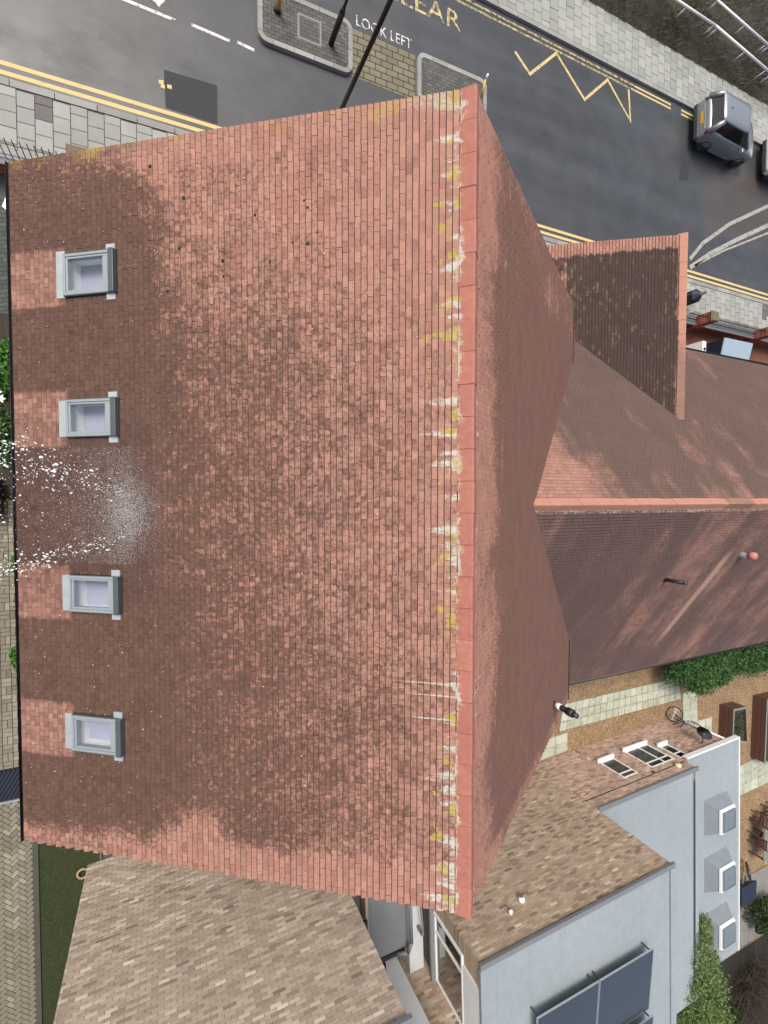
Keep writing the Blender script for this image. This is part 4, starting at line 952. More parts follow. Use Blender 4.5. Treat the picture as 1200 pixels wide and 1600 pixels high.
q = MB(); fbox(q, SB0 - 0.16, SB0 - 0.002, tW0 - 0.3, tW1 + .05, zW0 - 0.09, zW0 - 0.004); q.build('sill', M['cap'], w_)
q = MB(); fbox(q, SB0 - 0.012, SB0 - 0.003, -0.0, 0.38, 0.0, 5.6); q.build('brick_return', M['brick_b'], bb)
q = MB(); fbox(q, SB0 - 0.012, SB0 - 0.003, 0.382, 0.62, 4.93, 5.6); q.build('brick_return', M['brick_b'], bb)
# link between the blocks
link = empty('link_building', fac(-8.5, 1, 0), 'low link with grey flat roofs in the gap between the two brick blocks', 'building')
q = MB(); fbox(q, SC1 + 0.002, SB0 - 0.62, -1.2, 1.72, 0, 3.0); q.build('lower_roof', plain('slate_grey_membrane', (0.17, 0.185, 0.20), 0.7), link)
q = MB(); fbox(q, SB0 - 0.60, SB0 - 0.17, -0.4, 2.32, 0, 3.12); q.build('upper_roof', M['render'], link)
q = MB(); fbox(q, SB0 - 0.95, SB0 - 0.014, 2.34, 2.6, 0, 5.0); lw = q.build('recess_wall', M['brick_b'], link)
q = MB(); fbox(q, SC1 + 0.002, SB0 - 0.952, 1.74, 2.6, 0, 5.55); q.build('rendered_wall', M['render'], link)
q = MB(); fbox(q, SC1 + 0.12, SB0 - 0.70, 1.60, 1.70, 3.002, 3.06); q.build('gutter', M['gutter'], link)
pp = [fac(SB0 - 0.95, 1.62, 3.1), fac(SB0 - 0.70, 1.55, 3.25), fac(SB0 - 0.64, 1.2, 3.35), fac(SB0 - 0.64, -0.3, 3.35)]
MB().path(pp, 0.05).build('pipe', M['cap'], link, True)
MB().tube(fac(SB0 - 0.35, 0.2, 3.4), fac(SB0 - 0.30, 1.1, 3.4), 0.025).build('handle_bar', M['cap'], link); q = MB(); fbox(q, SB0 - 0.36, SB0 - 0.29, 1.02, 1.1, 3.12, 3.42); q.build('bracket', M['cap'], link)
q = MB(); fbox(q, SC1 + 0.55, SC1 + 0.62, -1.1, 1.2, 3.002, 3.45); q.build('parapet', M['brick_b'], link)
# solar panels on block B
def solar(c0, c1, c2, c3, label):
    P = [np.array(c) for c in (c0, c1, c2, c3)]; n = np.cross(P[1] - P[0], P[3] - P[0]); n /= np.linalg.norm(n)
    if n[2] < 0: n = -n
    cen = sum(P) / 4; e = empty('solar_panel', (cen[0], cen[1], ZB + 0.04), label, 'solar panel', 'solar panels on the grey flat roof')
    MB().loft([[p - n * 0.035 for p in P], P]).build('frame', M['alu'], e); I = [p + (cen - p) * 0.025 for p in P]
    MB().loft([[p + n * 0.001 for p in I], [p + n * 0.004 for p in I]]).build('cell_sheet', M['panel'], e)
    for p in P:
        q = p + (cen - p) * 0.08; MB().tube((q[0], q[1], ZB + 0.036), q - n * 0.035, 0.022, n=8).build('leg', M['darkgrey'], e)
ZH, ZLo = ZB + 0.36, ZB + 0.22
def roofpt(x, y, z): return tuple(gz(x, y, z))
a, b_ = gz(840, 1592, ZH), gz(1022, 1482, ZH); dr = (b_ - a); Lr = np.linalg.norm(dr); dr /= Lr; ba = np.array([dr[1], -dr[0], 0.0])
def row(o, n_, wid, dep, labels):
    for i in range(n_):
        s0 = i * (wid + 0.02); p0 = o + dr * s0; p1 = o + dr * (s0 + wid); dn_ = ba * dep; dz = np.array([0, 0, ZLo - ZH])
        solar(p0, p1, p1 + dn_ + dz, p0 + dn_ + dz, labels[i])
row(a, 2, Lr / 2 - 0.01, 1.86, ['solar panel in the front row on the flat roof, left one of the pair', 'solar panel in the front row on the flat roof, right one of the pair'])
row(a + ba * 1.90 + dr * 0.0, 2, Lr / 2 - 0.01, 1.86, ['solar panel of the second row, mostly below the picture edge, behind the left front panel', 'solar panel of the second row, behind the right front panel'])

# ------------------------------------------------------------------ garden on the right
gr = MB().quad((10.5, -45, 0.0), (70, -45, 0.0), (70, -5.0, 0.0), (10.5, -5.0, 0.0)).build('gravel_garden', M['gravel']); tag(gr, kind='structure')
path = MB().quad(*[(*gz(*q)[:2], 0.003) for q in ((873, 1143), (1063, 1092), (1060, 1058), (880, 1100))]).build('garden_path', M['joint']); tag(path, kind='structure')
def slab_poly(pts, z, parent, mat): MB().prism(pts, 0.001, z).build('paving_slab', mat, parent)
pw = [tuple(gz(*q)[:2]) for q in ((880, 1100), (1060, 1058), (1063, 1092), (873, 1143))]
NU, NV = 20, 3
for i in range(NU):
    for j in range(NV):
        f = lambda u, v: tuple((np.array(pw[0]) * (1 - u) + np.array(pw[1]) * u) * (1 - v) + (np.array(pw[3]) * (1 - u) + np.array(pw[2]) * u) * v)
        e1, e2 = 0.03, 0.035; u0, u1, v0, v1 = (i + e1 * 1.2) / NU, (i + 1 - e1 * 1.2) / NU, (j + e2) / NV, (j + 1 - e2) / NV
        slab_poly([f(u0, v1), f(u1, v1), f(u1, v0), f(u0, v0)], 0.03 + random.uniform(-.003, .003), path, M['slab_moss'])
def quad_slabs(px, nu, nv):
    c = [np.array(gz(*q)[:2]) for q in px]
    f = lambda u, v: tuple((c[0] * (1 - u) + c[1] * u) * (1 - v) + (c[3] * (1 - u) + c[2] * u) * v)
    for i in range(nu):
        for j in range(nv): slab_poly([f((i + .02) / nu, (j + .98) / nv), f((i + .98) / nu, (j + .98) / nv), f((i + .98) / nu, (j + .02) / nv), f((i + .02) / nu, (j + .02) / nv)], 0.03 + random.uniform(-.003, .003), path, M['slab_moss'])
quad_slabs([(1066, 1082), (1088, 1076), (1090, 1150), (1067, 1150)], 2, 7); quad_slabs([(1090, 1126), (1111, 1120), (1112, 1150), (1090, 1152)], 2, 2)
quad_slabs([(850, 1156), (886, 1144), (886, 1172), (843, 1188)], 2, 2); quad_slabs([(1150, 1200), (1215, 1165), (1215, 1215), (1150, 1245)], 6, 3)

def leaf_mass(V0, n, size, fn):
    P = fn(n); n = len(P)
    A = rng.normal(size=(n, 3)); A /= np.linalg.norm(A, axis=1)[:, None]; B = np.cross(A, rng.normal(size=(n, 3))); B /= np.linalg.norm(B, axis=1)[:, None]
    s = size * rng.uniform(0.6, 1.4, n)[:, None]
    V = np.stack([P - A * s, P - B * s * 0.45, P + A * s, P + B * s * 0.45], 1).reshape(-1, 3); return V, np.arange(4 * n).reshape(-1, 4)
def ell(c, r, lumps, seed, fill=0.55):
    rg = np.random.default_rng(seed); L = []
    for _ in range(lumps):
        d = rg.normal(size=3); d /= np.linalg.norm(d); d[2] = abs(d[2]) * 0.9 - 0.15; L.append((np.array(c) + d * np.array(r) * rg.uniform(0.45, 0.85), np.array(r) * rg.uniform(0.26, 0.46)))
    def fn(n):
        out = []
        for i in range(lumps):
            k = n // lumps; d = rng.normal(size=(k, 3)); d /= np.linalg.norm(d, axis=1)[:, None]; rad = rng.uniform(fill, 1.0, k) ** 0.6
            out.append(L[i][0] + d * L[i][1] * rad[:, None])
        P = np.concatenate(out); return P[P[:, 2] > 0.02]
    return fn
def bush(name, c, r, n, size, lumps, mat, label, cat='bush', group=None, seed=1):
    e = empty(name, (c[0], c[1], 0), label, cat, group)
    V, F = leaf_mass(None, n, size, ell(c, r, lumps, seed)); raw('crown', V, F, mat, e)
    st = MB()
    for _ in range(9): d = rng.normal(size=2) * 0.45; st.tube((c[0], c[1], 0), (c[0] + d[0] * r[0], c[1] + d[1] * r[1], c[2] + r[2] * 0.4), 0.03 * max(0.5, r[0]), 0.01, n=6)
    st.build('trunk', M['bark'], e); return e
cb = gz(1088, 1042, 0.9)
bush('garden_bush', (cb[0] + 0.15, cb[1] + 0.25, 0.95), (2.35, 1.35, 1.15), 26000, 0.055, 60, M['leaf_bush'], 'rounded green bush under the wing eaves, left of the pair', 'bush', 'green bushes by the wing', 3)
cb2 = gz(1178, 1030, 0.9)
bush('garden_bush', (cb2[0] + 0.0, cb2[1] + 0.55, 0.85), (2.9, 1.35, 1.05), 24000, 0.055, 60, M['leaf_bush'], 'green bush at the right picture edge beside the wing eaves', 'bush', 'green bushes by the wing', 5)
# planters
def planter(px, h, label):
    c = [np.array(gz(*q)[:2]) for q in px]; cen = sum(c) / 4
    e = empty('raised_planter', (cen[0], cen[1], 0), label, 'planter', 'timber planters on the gravel')
    inn = [p + (cen - p) / np.linalg.norm(cen - p) * 0.11 for p in c]
    for i in range(4):
        j = (i + 1) % 4
        for k in range(3): MB().prism([c[i], c[j], inn[j], inn[i]], 0.002 + h * k / 3, h * (k + 1) / 3 - 0.012).build('plank', M['timber'], e)
        MB().prism([c[i] - (cen - c[i]) * 0.01, c[j] - (cen - c[j]) * 0.01, inn[j], inn[i]], h - 0.010, h + 0.02).build('rim', M['deck'], e)
    MB().prism(inn, 0.01, h - 0.12).build('soil', M['earth'], e)
    f = lambda n: np.stack([cen[0] + rng.normal(0, .25, n), cen[1] + rng.normal(0, .35, n), h - 0.1 + rng.uniform(0, .14, n)], 1)
    V, F = leaf_mass(None, 260, 0.045, f); tag(raw('seedlings', V, F, M['leaf_dark'], e), kind='stuff')
planter([(1122, 1148), (1124, 1100), (1144, 1096), (1146, 1152)], 0.65, 'dark timber raised planter on the gravel, left one of the two')
planter([(1172, 1182), (1176, 1086), (1222, 1076), (1216, 1180)], 0.65, 'dark timber raised planter at the right picture edge')
# bicycles
def bicycle(x, y, yaw, lean, label, c):
    e = empty('bicycle', (x, y, 0), label, 'bicycle', 'bicycles by the brick wall'); fm = M[c]
    Rm = Matrix.Translation((x, y, 0)) @ Matrix.Rotation(yaw, 4, 'Z') @ Matrix.Rotation(lean, 4, 'X')
    T = lambda a, b, z: tuple(Rm @ Vector((a, b, z)))
    ax = Rm.to_3x3() @ Vector((0, 1, 0))
    for wx in (-0.52, 0.52):
        wh = MB().torus(T(wx, 0, .34), ax, 0.33, 0.022, 24, 6).build('wheel', M['tyre'], e, True)
        sp = MB()
        for k in range(8): t = k * math.pi / 8; sp.tube(T(wx + .32 * math.cos(t), 0, .34 + .32 * math.sin(t)), T(wx - .32 * math.cos(t), 0, .34 - .32 * math.sin(t)), 0.004, n=4)
        sp.build('spokes', M['steel'], wh)
    fr = MB()
    for a, b in (((-.1, .0, .30), (.40, 0, .80)), ((-.1, 0, .30), (-.25, 0, .82)), ((-.22, 0, .75), (.38, 0, .82)), ((-.52, 0, .34), (-.1, 0, .30)), ((-.52, 0, .34), (-.23, 0, .76)), ((.52, 0, .34), (.38, 0, .90))): fr.tube(T(*a), T(*b), 0.02, n=8)
    fr.build('frame', fm, e, True)
    MB().path([T(.30, -.28, .98), T(.38, -.2, .96), T(.38, .2, .96), T(.30, .28, .98)], 0.018).build('handlebar', M['steel'], e, True)
    MB().prism([T(-.40, -.07, .86)[:2], T(-.12, -.03, .86)[:2], T(-.12, .03, .86)[:2], T(-.40, .07, .86)[:2]], T(0, 0, .84)[2], T(0, 0, .89)[2]).build('saddle', M['black'], e)
    MB().tube(T(-.1, -.08, .30), T(-.1, .08, .30), 0.09, n=12).build('crank', M['darkgrey'], e)
pb = gz(1034, 1130); bicycle(pb[0], pb[1] + 0.12, 0.9, 0.15, 'dark bicycle with pale handlebar standing near the brick wall, left one of two', 'black')
pb = gz(1066, 1133); bicycle(pb[0] + 0.0, pb[1] + 0.25, -0.25, 0.25, 'brown bicycle leaning by the white downpipe at the brick wall corner', 'timber')
# hand rail by the slab
hr = empty('hand_rail', tuple(gz(900, 1168)), 'small metal grab rail standing on the gravel at the brick wall foot', 'railing')
p1, p2 = gz(898, 1172), gz(930, 1162); MB().path([p1, p1 + (0, 0, .75), p1 + (0, -.25, .75)], 0.035).build('post', M['steel'], hr, True); MB().path([p2, p2 + (0, 0, .9), p2 + (0, -.3, .9)], 0.02).build('post', M['steel'], hr, True)
# garden furniture
tb = gz(1203, 1312, 0.7); te_ = empty('garden_table', (tb[0], tb[1], 0), 'grey slatted garden table at the right picture edge', 'table')
for k in range(9): MB().box(tb[0] - .55 + k * .125, tb[0] - .55 + k * .125 + .11, tb[1] - 1.0, tb[1] + 1.0, 0.70, 0.735).build('slat', M['deck'], te_)
for sx in (-.5, .5):
    for sy in (-.9, .9): MB().box(tb[0] + sx - .035, tb[0] + sx + .035, tb[1] + sy - .035, tb[1] + sy + .035, 0, 0.698).build('leg', M['timber'], te_)
def chair(x, y, yaw, label):
    e = empty('garden_chair', (x, y, 0), label, 'chair', 'brown garden chairs round the slatted table'); Rm = Matrix.Translation((x, y, 0)) @ Matrix.Rotation(yaw, 4, 'Z')
    def B(a0, a1, b0, b1, c0, c1, nm, mt='timber'):
        ax = [np.array(Rm.to_3x3() @ Vector(v)) for v in ((1, 0, 0), (0, 1, 0), (0, 0, 1))]; c = np.array(Rm @ Vector(((a0 + a1) / 2, (b0 + b1) / 2, (c0 + c1) / 2)))
        MB().obox(c, ax, ((a1 - a0) / 2, (b1 - b0) / 2, (c1 - c0) / 2)).build(nm, M[mt], e)
    for k in range(5): B(-.24, .24, -.25 + k * .1, -.25 + k * .1 + .085, .42, .45, 'slat')
    for k in range(4): B(-.24, .24, .25, .28, .50 + k * .11, .50 + k * .11 + .08, 'slat')
    for a in (-.27, .22):
        B(a, a + .05, -.26, -.21, 0, .64, 'leg'); B(a, a + .05, .25, .30, 0, .95, 'leg'); B(a, a + .05, -.26, .30, .641, .67, 'armrest', 'deck')
chair(*gz(1172, 1302)[:2], math.radians(90), 'brown slatted garden chair facing the grey garden table, lower one'); chair(*gz(1176, 1273)[:2], math.radians(70), 'brown slatted garden chair beside the grey garden table, upper one'); chair(*gz(1192, 1262)[:2], math.radians(0), 'brown slatted garden chair at the far end of the grey garden table')
bd = np.array(gz(1200, 1345)[:2]); dkp = MB().box(23.8, 33, -23.6, -19.9, -0.03, 0.02).build('decking', M['joint']); tag(dkp, kind='structure')
for k in range(26): MB().box(24.0, 32.5, -23.5 + k * 0.14, -23.5 + k * 0.14 + 0.125, 0.021, 0.055).build('board', M['deck'], dkp)
wbp = gz(1165, 1392, 0.4); wb_ = empty('wheelbarrow', (wbp[0], wbp[1], 0), 'dark blue wheelbarrow parked on the decking beside the grey roof edge', 'wheelbarrow')
x_, y_ = wbp[0], wbp[1]
tub = MB(); tub.loft([[(x_ - .5, y_ - .28, .28), (x_ + .35, y_ - .2, .28), (x_ + .35, y_ + .35, .28), (x_ - .5, y_ + .35, .28)], [(x_ - .75, y_ - .5, .62), (x_ + .55, y_ - .42, .62), (x_ + .55, y_ + .55, .62), (x_ - .75, y_ + .55, .62)]]).build('tub', M['navy'], wb_, bevel=0.03)
MB().torus((x_ + .15, y_ + 1.0, .42), (0.5, .25, .8), 0.36, 0.045, 24, 8).build('wheel', M['tyre'], wb_, True); MB().tube((x_ + .15, y_ + 1.0, .38), (x_ + .15, y_ + 1.0, .46), 0.09, n=12).build('hub', M['darkgrey'], wb_)
for s_ in (-.22, .28): MB().tube((x_ + s_, y_ + 1.1, .42), (x_ + s_ * 1.3, y_ - 0.9, .30), 0.02).build('handle', M['deck'], wb_, True)
for s_ in (-.3, .3): MB().tube((x_ + s_, y_ - .35, .29), (x_ + s_, y_ - .4, 0.056), 0.018).build('leg', M['darkgrey'], wb_)
# conifer, twiggy shrub, dark shrub
cl_c = gz(1096, 1540, 2.9); climb = empty('climbing_shrub', (float(cl_c[0]), float(cl_c[1]), 2.6), 'pale green climbing shrub spreading over the grey flat roof edge beside the solar panels', 'climber')
P = []; stems = MB(); prev = None
for k in range(60):
    f = k / 59; yy = 1436 + 210 * f; xc = 1100 - 4 * f; hw_ = 7 + 52 * f ** 0.85
    c_ = gz(xc, yy, 2.9 - 0.2 * f)
    if prev is not None and k % 4 == 0: stems.tube(prev, c_, 0.02, n=5); prev = c_
    if prev is None: prev = c_
    for q in range(int(7 + 26 * f)):
        lx = xc + random.uniform(-1, 1) * hw_ * random.uniform(0.6, 1.15); p = gz(lx, yy + random.gauss(0, 4), 2.62 + 0.75 * random.random() * (1 - abs(lx - xc) / (hw_ * 1.3)))
        if q % 3 == 0: stems.tube(c_, p, 0.008, 0.004, n=4, caps=False)
        P.append(p + rng.normal(0, 1, (18, 3)) * np.array([.085, .085, .07]))
P = np.concatenate(P); P = P[P[:, 2] > 2.60]; V, F = leaf_mass(None, 0, 0.045, lambda _: P); raw('crown', V, F, M['leaf_con'], climb); stems.build('stems', M['bark'], climb)
def twiggy(x, y, r, h, n, label):
    e = empty('bare_shrub', (x, y, 0), label, 'shrub'); mb = MB()
    for _ in range(n):
        a = random.uniform(0, 6.28); p = np.array([x + random.gauss(0, r * .22), y + random.gauss(0, r * .22), 0.0]); d = np.array([math.cos(a), math.sin(a), random.uniform(0.5, 1.6)]); L = random.uniform(.5, 1.0) * r * 1.3; rad = 0.014
        for k in range(4):
            q = p + d / np.linalg.norm(d) * L / 4; q[2] = min(q[2], h); mb.tube(p, q, rad, rad * 0.7, n=4, caps=False); p = q; rad *= .7; d = d + np.array([random.gauss(0, .35), random.gauss(0, .35), -0.28])
            if random.random() < .7: s = d + np.array([random.gauss(0, .7), random.gauss(0, .7), 0.1]); mb.tube(p, p + s / np.linalg.norm(s) * L * .3, rad, rad * .4, n=4, caps=False)
    mb.build('branches', M['twig'], e)
c1 = gz(1165, 1535); c2 = gz(1190, 1590); twiggy(c1[0], c1[1], 2.4, 1.5, 420, 'bare brown twiggy shrub below the decking'); twiggy(c2[0] + 1, c2[1] - .5, 2.6, 1.5, 420, 'bare brown twiggy shrub in the lower right corner')
du = gz(1185, 1432, .4); bush('evergreen_shrub', (du[0] + .5, du[1], 0.5), (1.7, 1.0, 0.65), 9000, 0.06, 26, M['leaf_dark'], 'dark evergreen shrub between the decking and the bare twigs', 'shrub', None, 9)
soilp = MB().quad((17, -40, 0.004), (60, -40, 0.004), (60, -23.7, 0.004), (17, -23.7, 0.004)).build('planting_bed', mat_soil('dark_bed_soil', (0.008, 0.008, 0.006), (0.026, 0.023, 0.016))); tag(soilp, kind='structure')
bush('evergreen_shrub', (c1[0] - 2.2, c1[1] - 1.5, 0.3), (1.6, 1.6, 0.45), 5000, 0.06, 18, M['leaf_dark'], 'low dark evergreen shrub under the conifer', 'shrub', None, 12)

# ------------------------------------------------------------------ front boundary wall and things on the right by the road
bw = empty('boundary_wall', (12, 7.8, 0), 'low red brick front wall with grey coping, brick piers and black railings', 'wall')
MB().box(-9, 34, 7.66, 7.90, 0, 0.55).build('wall', M['brick_red'], bw); MB().box(-9, 34, 7.60, 7.96, 0.552, 0.62).build('coping', M['cap'], bw)
for x in (-1.78, 21.55, 25.9, 30.5):
    pr = MB().box(x - .2, x + .2, 7.58, 7.98, 0, 1.30).build('pier', M['brick_red'], bw); MB().obox((x, 7.78, 1.34), ((1, 0, 0), (0, 1, 0), (0, 0, 1)), (.23, .23, .038), taper=0.8).build('pier_cap', plain('mossy_pier_cap', (0.14, 0.12, 0.075), 0.9), pr)
bar_me = MB().tube((0, 0, 0.6), (0, 0, 1.30), 0.011, n=6).mesh('bar'); bar_me.materials.append(M['black'])
for xa, xb in ((-6.2, -2.0), (-1.56, 0.5), (20.2, 21.34), (21.76, 25.68), (26.1, 30.2)):
    x = xa + 0.08
    while x < xb: inst('bar', bar_me, Matrix.Translation((x, 7.78, 0)), bw); x += 0.135
    for z in (0.72, 1.12): MB().box(xa, xb, 7.765, 7.795, z - .012, z + .012).build('rail', M['black'], bw)
bp = gz(1076, 470)
po = empty('black_bollard', (21.15, 8.80, 0.1), 'black post with sloping shoulder and grey tip on the pavement by the porch ridge', 'bollard')
MB().tube((21.15, 8.80, 0.1), (21.15, 8.80, .75), 0.30, 0.30, n=8).build('body', M['navy'], po); MB().tube((21.15, 8.80, .75), (21.15, 8.80, .98), 0.30, 0.09, n=8).build('shoulder', M['navy'], po); MB().tube((21.15, 8.80, .98), (21.15, 8.80, 1.22), 0.09, 0.06, n=8).build('tip', M['steel'], po)
cab = empty('storage_cabinet', (23.4, 6.6, 0), 'navy storage cabinet with a blue grey flat lid between wing eaves and front wall', 'cabinet')
c8 = [gz(*q, 1.2) for q in ((1134, 528), (1176, 537), (1169, 565), (1128, 556))]; cc_ = [(float(p[0]), float(p[1])) for p in c8][::-1]
MB().prism(cc_, 0, 1.13).build('body', M['navy'], cab); ctr = np.mean(np.array(cc_), 0); MB().prism([tuple(np.array(p) + (np.array(p) - ctr) * 0.04) for p in cc_], 1.132, 1.2).build('lid', M['lid'], cab, bevel=0.01)
mb_ = empty('meter_box', (21.5, 6.75, 0), 'small white box with a dark disc beside the navy cabinet', 'box'); MB().box(21.28, 21.52, 6.35, 6.80, 0, 1.0).build('case', M['white'], mb_, bevel=0.01); MB().tube((21.40, 6.46, 1.0), (21.40, 6.46, 1.02), 0.07, n=14).build('disc', M['black'], mb_)
yd = MB().quad((16.5, 4.9, 0.005), (34, 4.9, 0.005), (34, 7.67, 0.005), (16.5, 7.67, 0.005)).build('front_yard', plain('red_brown_yard', (0.15, 0.060, 0.040), 0.85, var=0.3, bump=0.3)); tag(yd, kind='structure')

# posts on the island and the street lamp
lp = empty('street_lamp', (3.92, 9.30, 0.1), 'tall black street lamp column leaning over the roof edge towards the top', 'street lamp')
MB().tube((3.92, 9.30, 0.1), (3.92, 9.30, 1.3), 0.085, n=14).build('base', M['black'], lp, True); MB().tube((3.92, 9.30, 1.3), (3.92, 9.30, 8.2), 0.058, 0.045, n=14).build('column', M['black'], lp, True)
MB().path([(3.92, 9.30, 8.15), (3.92, 9.7, 8.5), (3.92, 10.5, 8.65)], 0.04).build('arm', M['black'], lp, True); MB().obox((3.92, 10.9, 8.66), ((1, 0, 0), (0, 1, 0), (0, 0, 1)), (.14, .42, .05), taper=.7).build('lantern', M['darkgrey'], lp, bevel=0.02)
b = gz(517, 69, 0.12); bl_ = empty('beacon_post', tuple(b), 'black beacon post standing on the left traffic island', 'post')
MB().tube(b, b + (0, 0, 1.05), 0.085, n=14).build('base', M['black'], bl_, True); MB().tube(b + (0, 0, 1.05), b + (0, 0, 1.2), 0.085, 0.045, n=14).build('shoulder', M['black'], bl_, True); MB().tube(b + (0, 0, 1.2), b + (0, 0, 3.2), 0.045, n=12).build('shaft', M['black'], bl_, True); MB().tube(b + (0, 0, 3.2), b + (0, 0, 3.5), 0.15, n=14).build('head', M['ypole'], bl_, True)
b = gz(433, 17, 0.12); yb = empty('yellow_bollard', tuple(b), 'yellow post on a black foot at the far end of the left traffic island', 'bollard')
MB().tube(b, b + (0, 0, .10), 0.11, n=14).build('foot', M['black'], yb); MB().tube(b + (0, 0, .10), b + (0, 0, .95), 0.07, n=14).build('shaft', M['ypole'], yb, True)
b = gz(752, 152, 0.12); ym = empty('marker_post', tuple(b), 'thin yellow marker post with white top at the tip of the red ridge', 'post')
MB().tube(b, b + (-.05, 0.35, .32), 0.035, n=10).build('shaft', M['ypole'], ym, True); MB().tube(b + (-.05, .35, .32), b + (-.05, .42, .46), 0.035, n=10).build('top', M['white'], ym, True)

# ------------------------------------------------------------------ cars
def paint(name, c, metal=0.5):
    m = MT(name); m.set('Base Color', c).set('Metallic', metal).set('Roughness', 0.32); m.bsdf.inputs['Coat Weight'].default_value = 0.8; m.bsdf.inputs['Coat Roughness'].default_value = 0.08; return m.mat
def car(x, y, label, body_mat, L=3.78, W=1.72, Hh=1.54):
    e = empty('parked_car', (x, y, 0), label, 'car', 'cars parked along the far kerb')
    hw = W / 2; hl = L / 2
    def T(a, b, z): return (x + a, y + b, z)
    def ring(a, w, zb, zt, k=0.0):
        return [T(a, -w * .86, zb), T(a, -w * .98, zb + .10), T(a, -w, (zb + zt) * .5), T(a, -w * .965, zt - .10), T(a, -w * .88, zt - .012), T(a, -w * .45, zt + k), T(a, w * .45, zt + k), T(a, w * .88, zt - .012), T(a, w * .965, zt - .10), T(a, w, (zb + zt) * .5), T(a, w * .98, zb + .10), T(a, w * .86, zb)]
    R_ = [(-hl, .80, .36, .70), (-hl + .03, .88, .30, .94), (-hl + .10, .95, .24, 1.04), (-hl + .35, 1.0, .20, 1.09), (-hl + 1.0, 1.0, .18, 1.08), (0.1, 1.0, .18, 1.05), (hl - 1.15, 1.0, .18, 1.0), (hl - .6, .99, .20, .90), (hl - .22, .94, .24, .80), (hl - .06, .84, .30, .68), (hl, .74, .36, .58)]
    MB().loft([ring(a, hw * w, zb, zt, .015) for a, w, zb, zt in R_]).build('body', body_mat, e, True, subsurf=2)
    # cabin
    lo = [(-hl + .10, .86), (-hl + .9, .90), (hl - 1.65, .90), (hl - .95, .84)]; hi = [(-hl + .34, .66), (-hl + 1.1, .70), (hl - 2.1, .70), (hl - 1.78, .66)]
    rl = [T(a, -w * hw, 1.02) for a, w in lo] + [T(a, w * hw, 1.02) for a, w in reversed(lo)]; rm = [T(a, -w * hw * 1.02, Hh - .10) for a, w in hi] + [T(a, w * hw * 1.02, Hh - .10) for a, w in reversed(hi)]
    cab_ = MB().loft([rl, rm]).build('cabin', M['carglass'], e)
    def lerp(p, q, t): return tuple(np.array(p) * (1 - t) + np.array(q) * t)
    rr = [(-hl + .20, .58), (-hl + .26, .69), (-hl + 1.1, .735), (hl - 2.1, .735), (hl - 1.80, .69), (hl - 1.72, .55)]
    r0 = [T(a, -w * hw * 1.02, Hh - .095) for a, w in rr] + [T(a, w * hw * 1.02, Hh - .095) for a, w in reversed(rr)]
    r1 = [T(a * .98 - .005, -w * hw * .95, Hh - .035) for a, w in rr] + [T(a * .98 - .005, w * hw * .95, Hh - .035) for a, w in reversed(rr)]
    r2 = [T(a * .85 - .04, -w * hw * .6, Hh) for a, w in rr] + [T(a * .85 - .04, w * hw * .6, Hh) for a, w in reversed(rr)]
    MB().loft([r0, r1, r2]).build('roof', body_mat, e, True)
    for s in (-1, 1):                      # pillars
        for i, wdt in ((0, .15), (1, .05), (2, .05), (3, .045)):
            p, q_ = np.array(T(lo[i][0], s * lo[i][1] * hw * 1.005, .93)), np.array(T(hi[i][0], s * hi[i][1] * hw * 1.03, Hh - .09))
            if i in (1, 2): continue
            MB().tube(p, q_, wdt * .9, wdt * .7, n=6).build('pillar', body_mat, e, True)
        wl_ = []
        for wx in (-hl + .62, hl - .66):
            tyre = MB().torus(T(wx, s * (hw - .10), .30), (0, 1, 0), .225, .082, 24, 8).build('wheel', M['tyre'], e, True)
            rim = MB().tube(T(wx, s * (hw - .11), .30), T(wx, s * (hw - .035), .30), .20, .195, n=20).build('rim', M['darkgrey'], tyre)
            sp = MB()
            for k in range(5):
                t = k * 2 * math.pi / 5; d = np.array([math.cos(t), 0, math.sin(t)]); sp.obox(np.array(T(wx, s * (hw - .03), .30)) + d * .10, (d, (0, 1, 0), np.cross(d, (0, 1, 0))), (.09, .008, .022))
            sp.build('spokes', M['alloy'], tyre)
            MB().torus(T(wx, s * (hw - .012), .315), (0, 1, 0), .315, .022, 24, 6).build('wheel_arch', M['gutter'], e, True)
        mq = np.array(T(hl - 1.45, s * (hw + .09), .99)); MB().obox(mq, ((1, 0, 0), (0, 1, 0), (0, 0, 1)), (.07, .11, .075), taper=.8).build('mirror', body_mat, e, True, bevel=0.02)
        MB().obox(T(-hl + .10, s * hw * .76, .83), ((1, 0, 0), (0, 1, 0), (0, 0, 1)), (.075, .10, .07)).build('tail_lamp', M['lamp'], e, bevel=0.02)
        MB().obox(T(-0.15, s * (hw - .005), .30), ((1, 0, 0), (0, 1, 0), (0, 0, 1)), (.72, .014, .02)).build('sill_trim', M['chrome'], e)
        MB().obox(T(0.05, s * (hw + .004), .83), ((1, 0, 0), (0, 1, 0), (0, 0, 1)), (.09, .012, .014)).build('door_handle', M['chrome'], e)
        MB().obox(T(-hl + .045, s * hw * .55, .50), ((1, 0, 0), (0, 1, 0), (0, 0, 1)), (.03, .12, .035)).build('bumper_trim', M['chrome'], e)
    MB().obox(T(-hl + .012, 0, .67), ((1, 0, 0), (0, 1, 0), (0, 0, 1)), (.022, .26, .058)).build('number_plate', M['plate'], e)
    MB().obox(T(-hl + .05, 0, .42), ((1, 0, 0), (0, 1, 0), (0, 0, 1)), (.085, hw * .86, .10)).build('bumper', M['darkgrey'], e, bevel=0.04)
    MB().obox(T(-hl + .02, 0, .79), ((1, 0, 0), (0, 1, 0), (0, 0, 1)), (.02, hw * .62, .016)).build('chrome_strip', M['chrome'], e)
    MB().tube(T(-hl + .68, 0, Hh - .005), T(-hl + .60, 0, Hh + .05), 0.02, 0.008, n=8).build('aerial', M['black'], e)
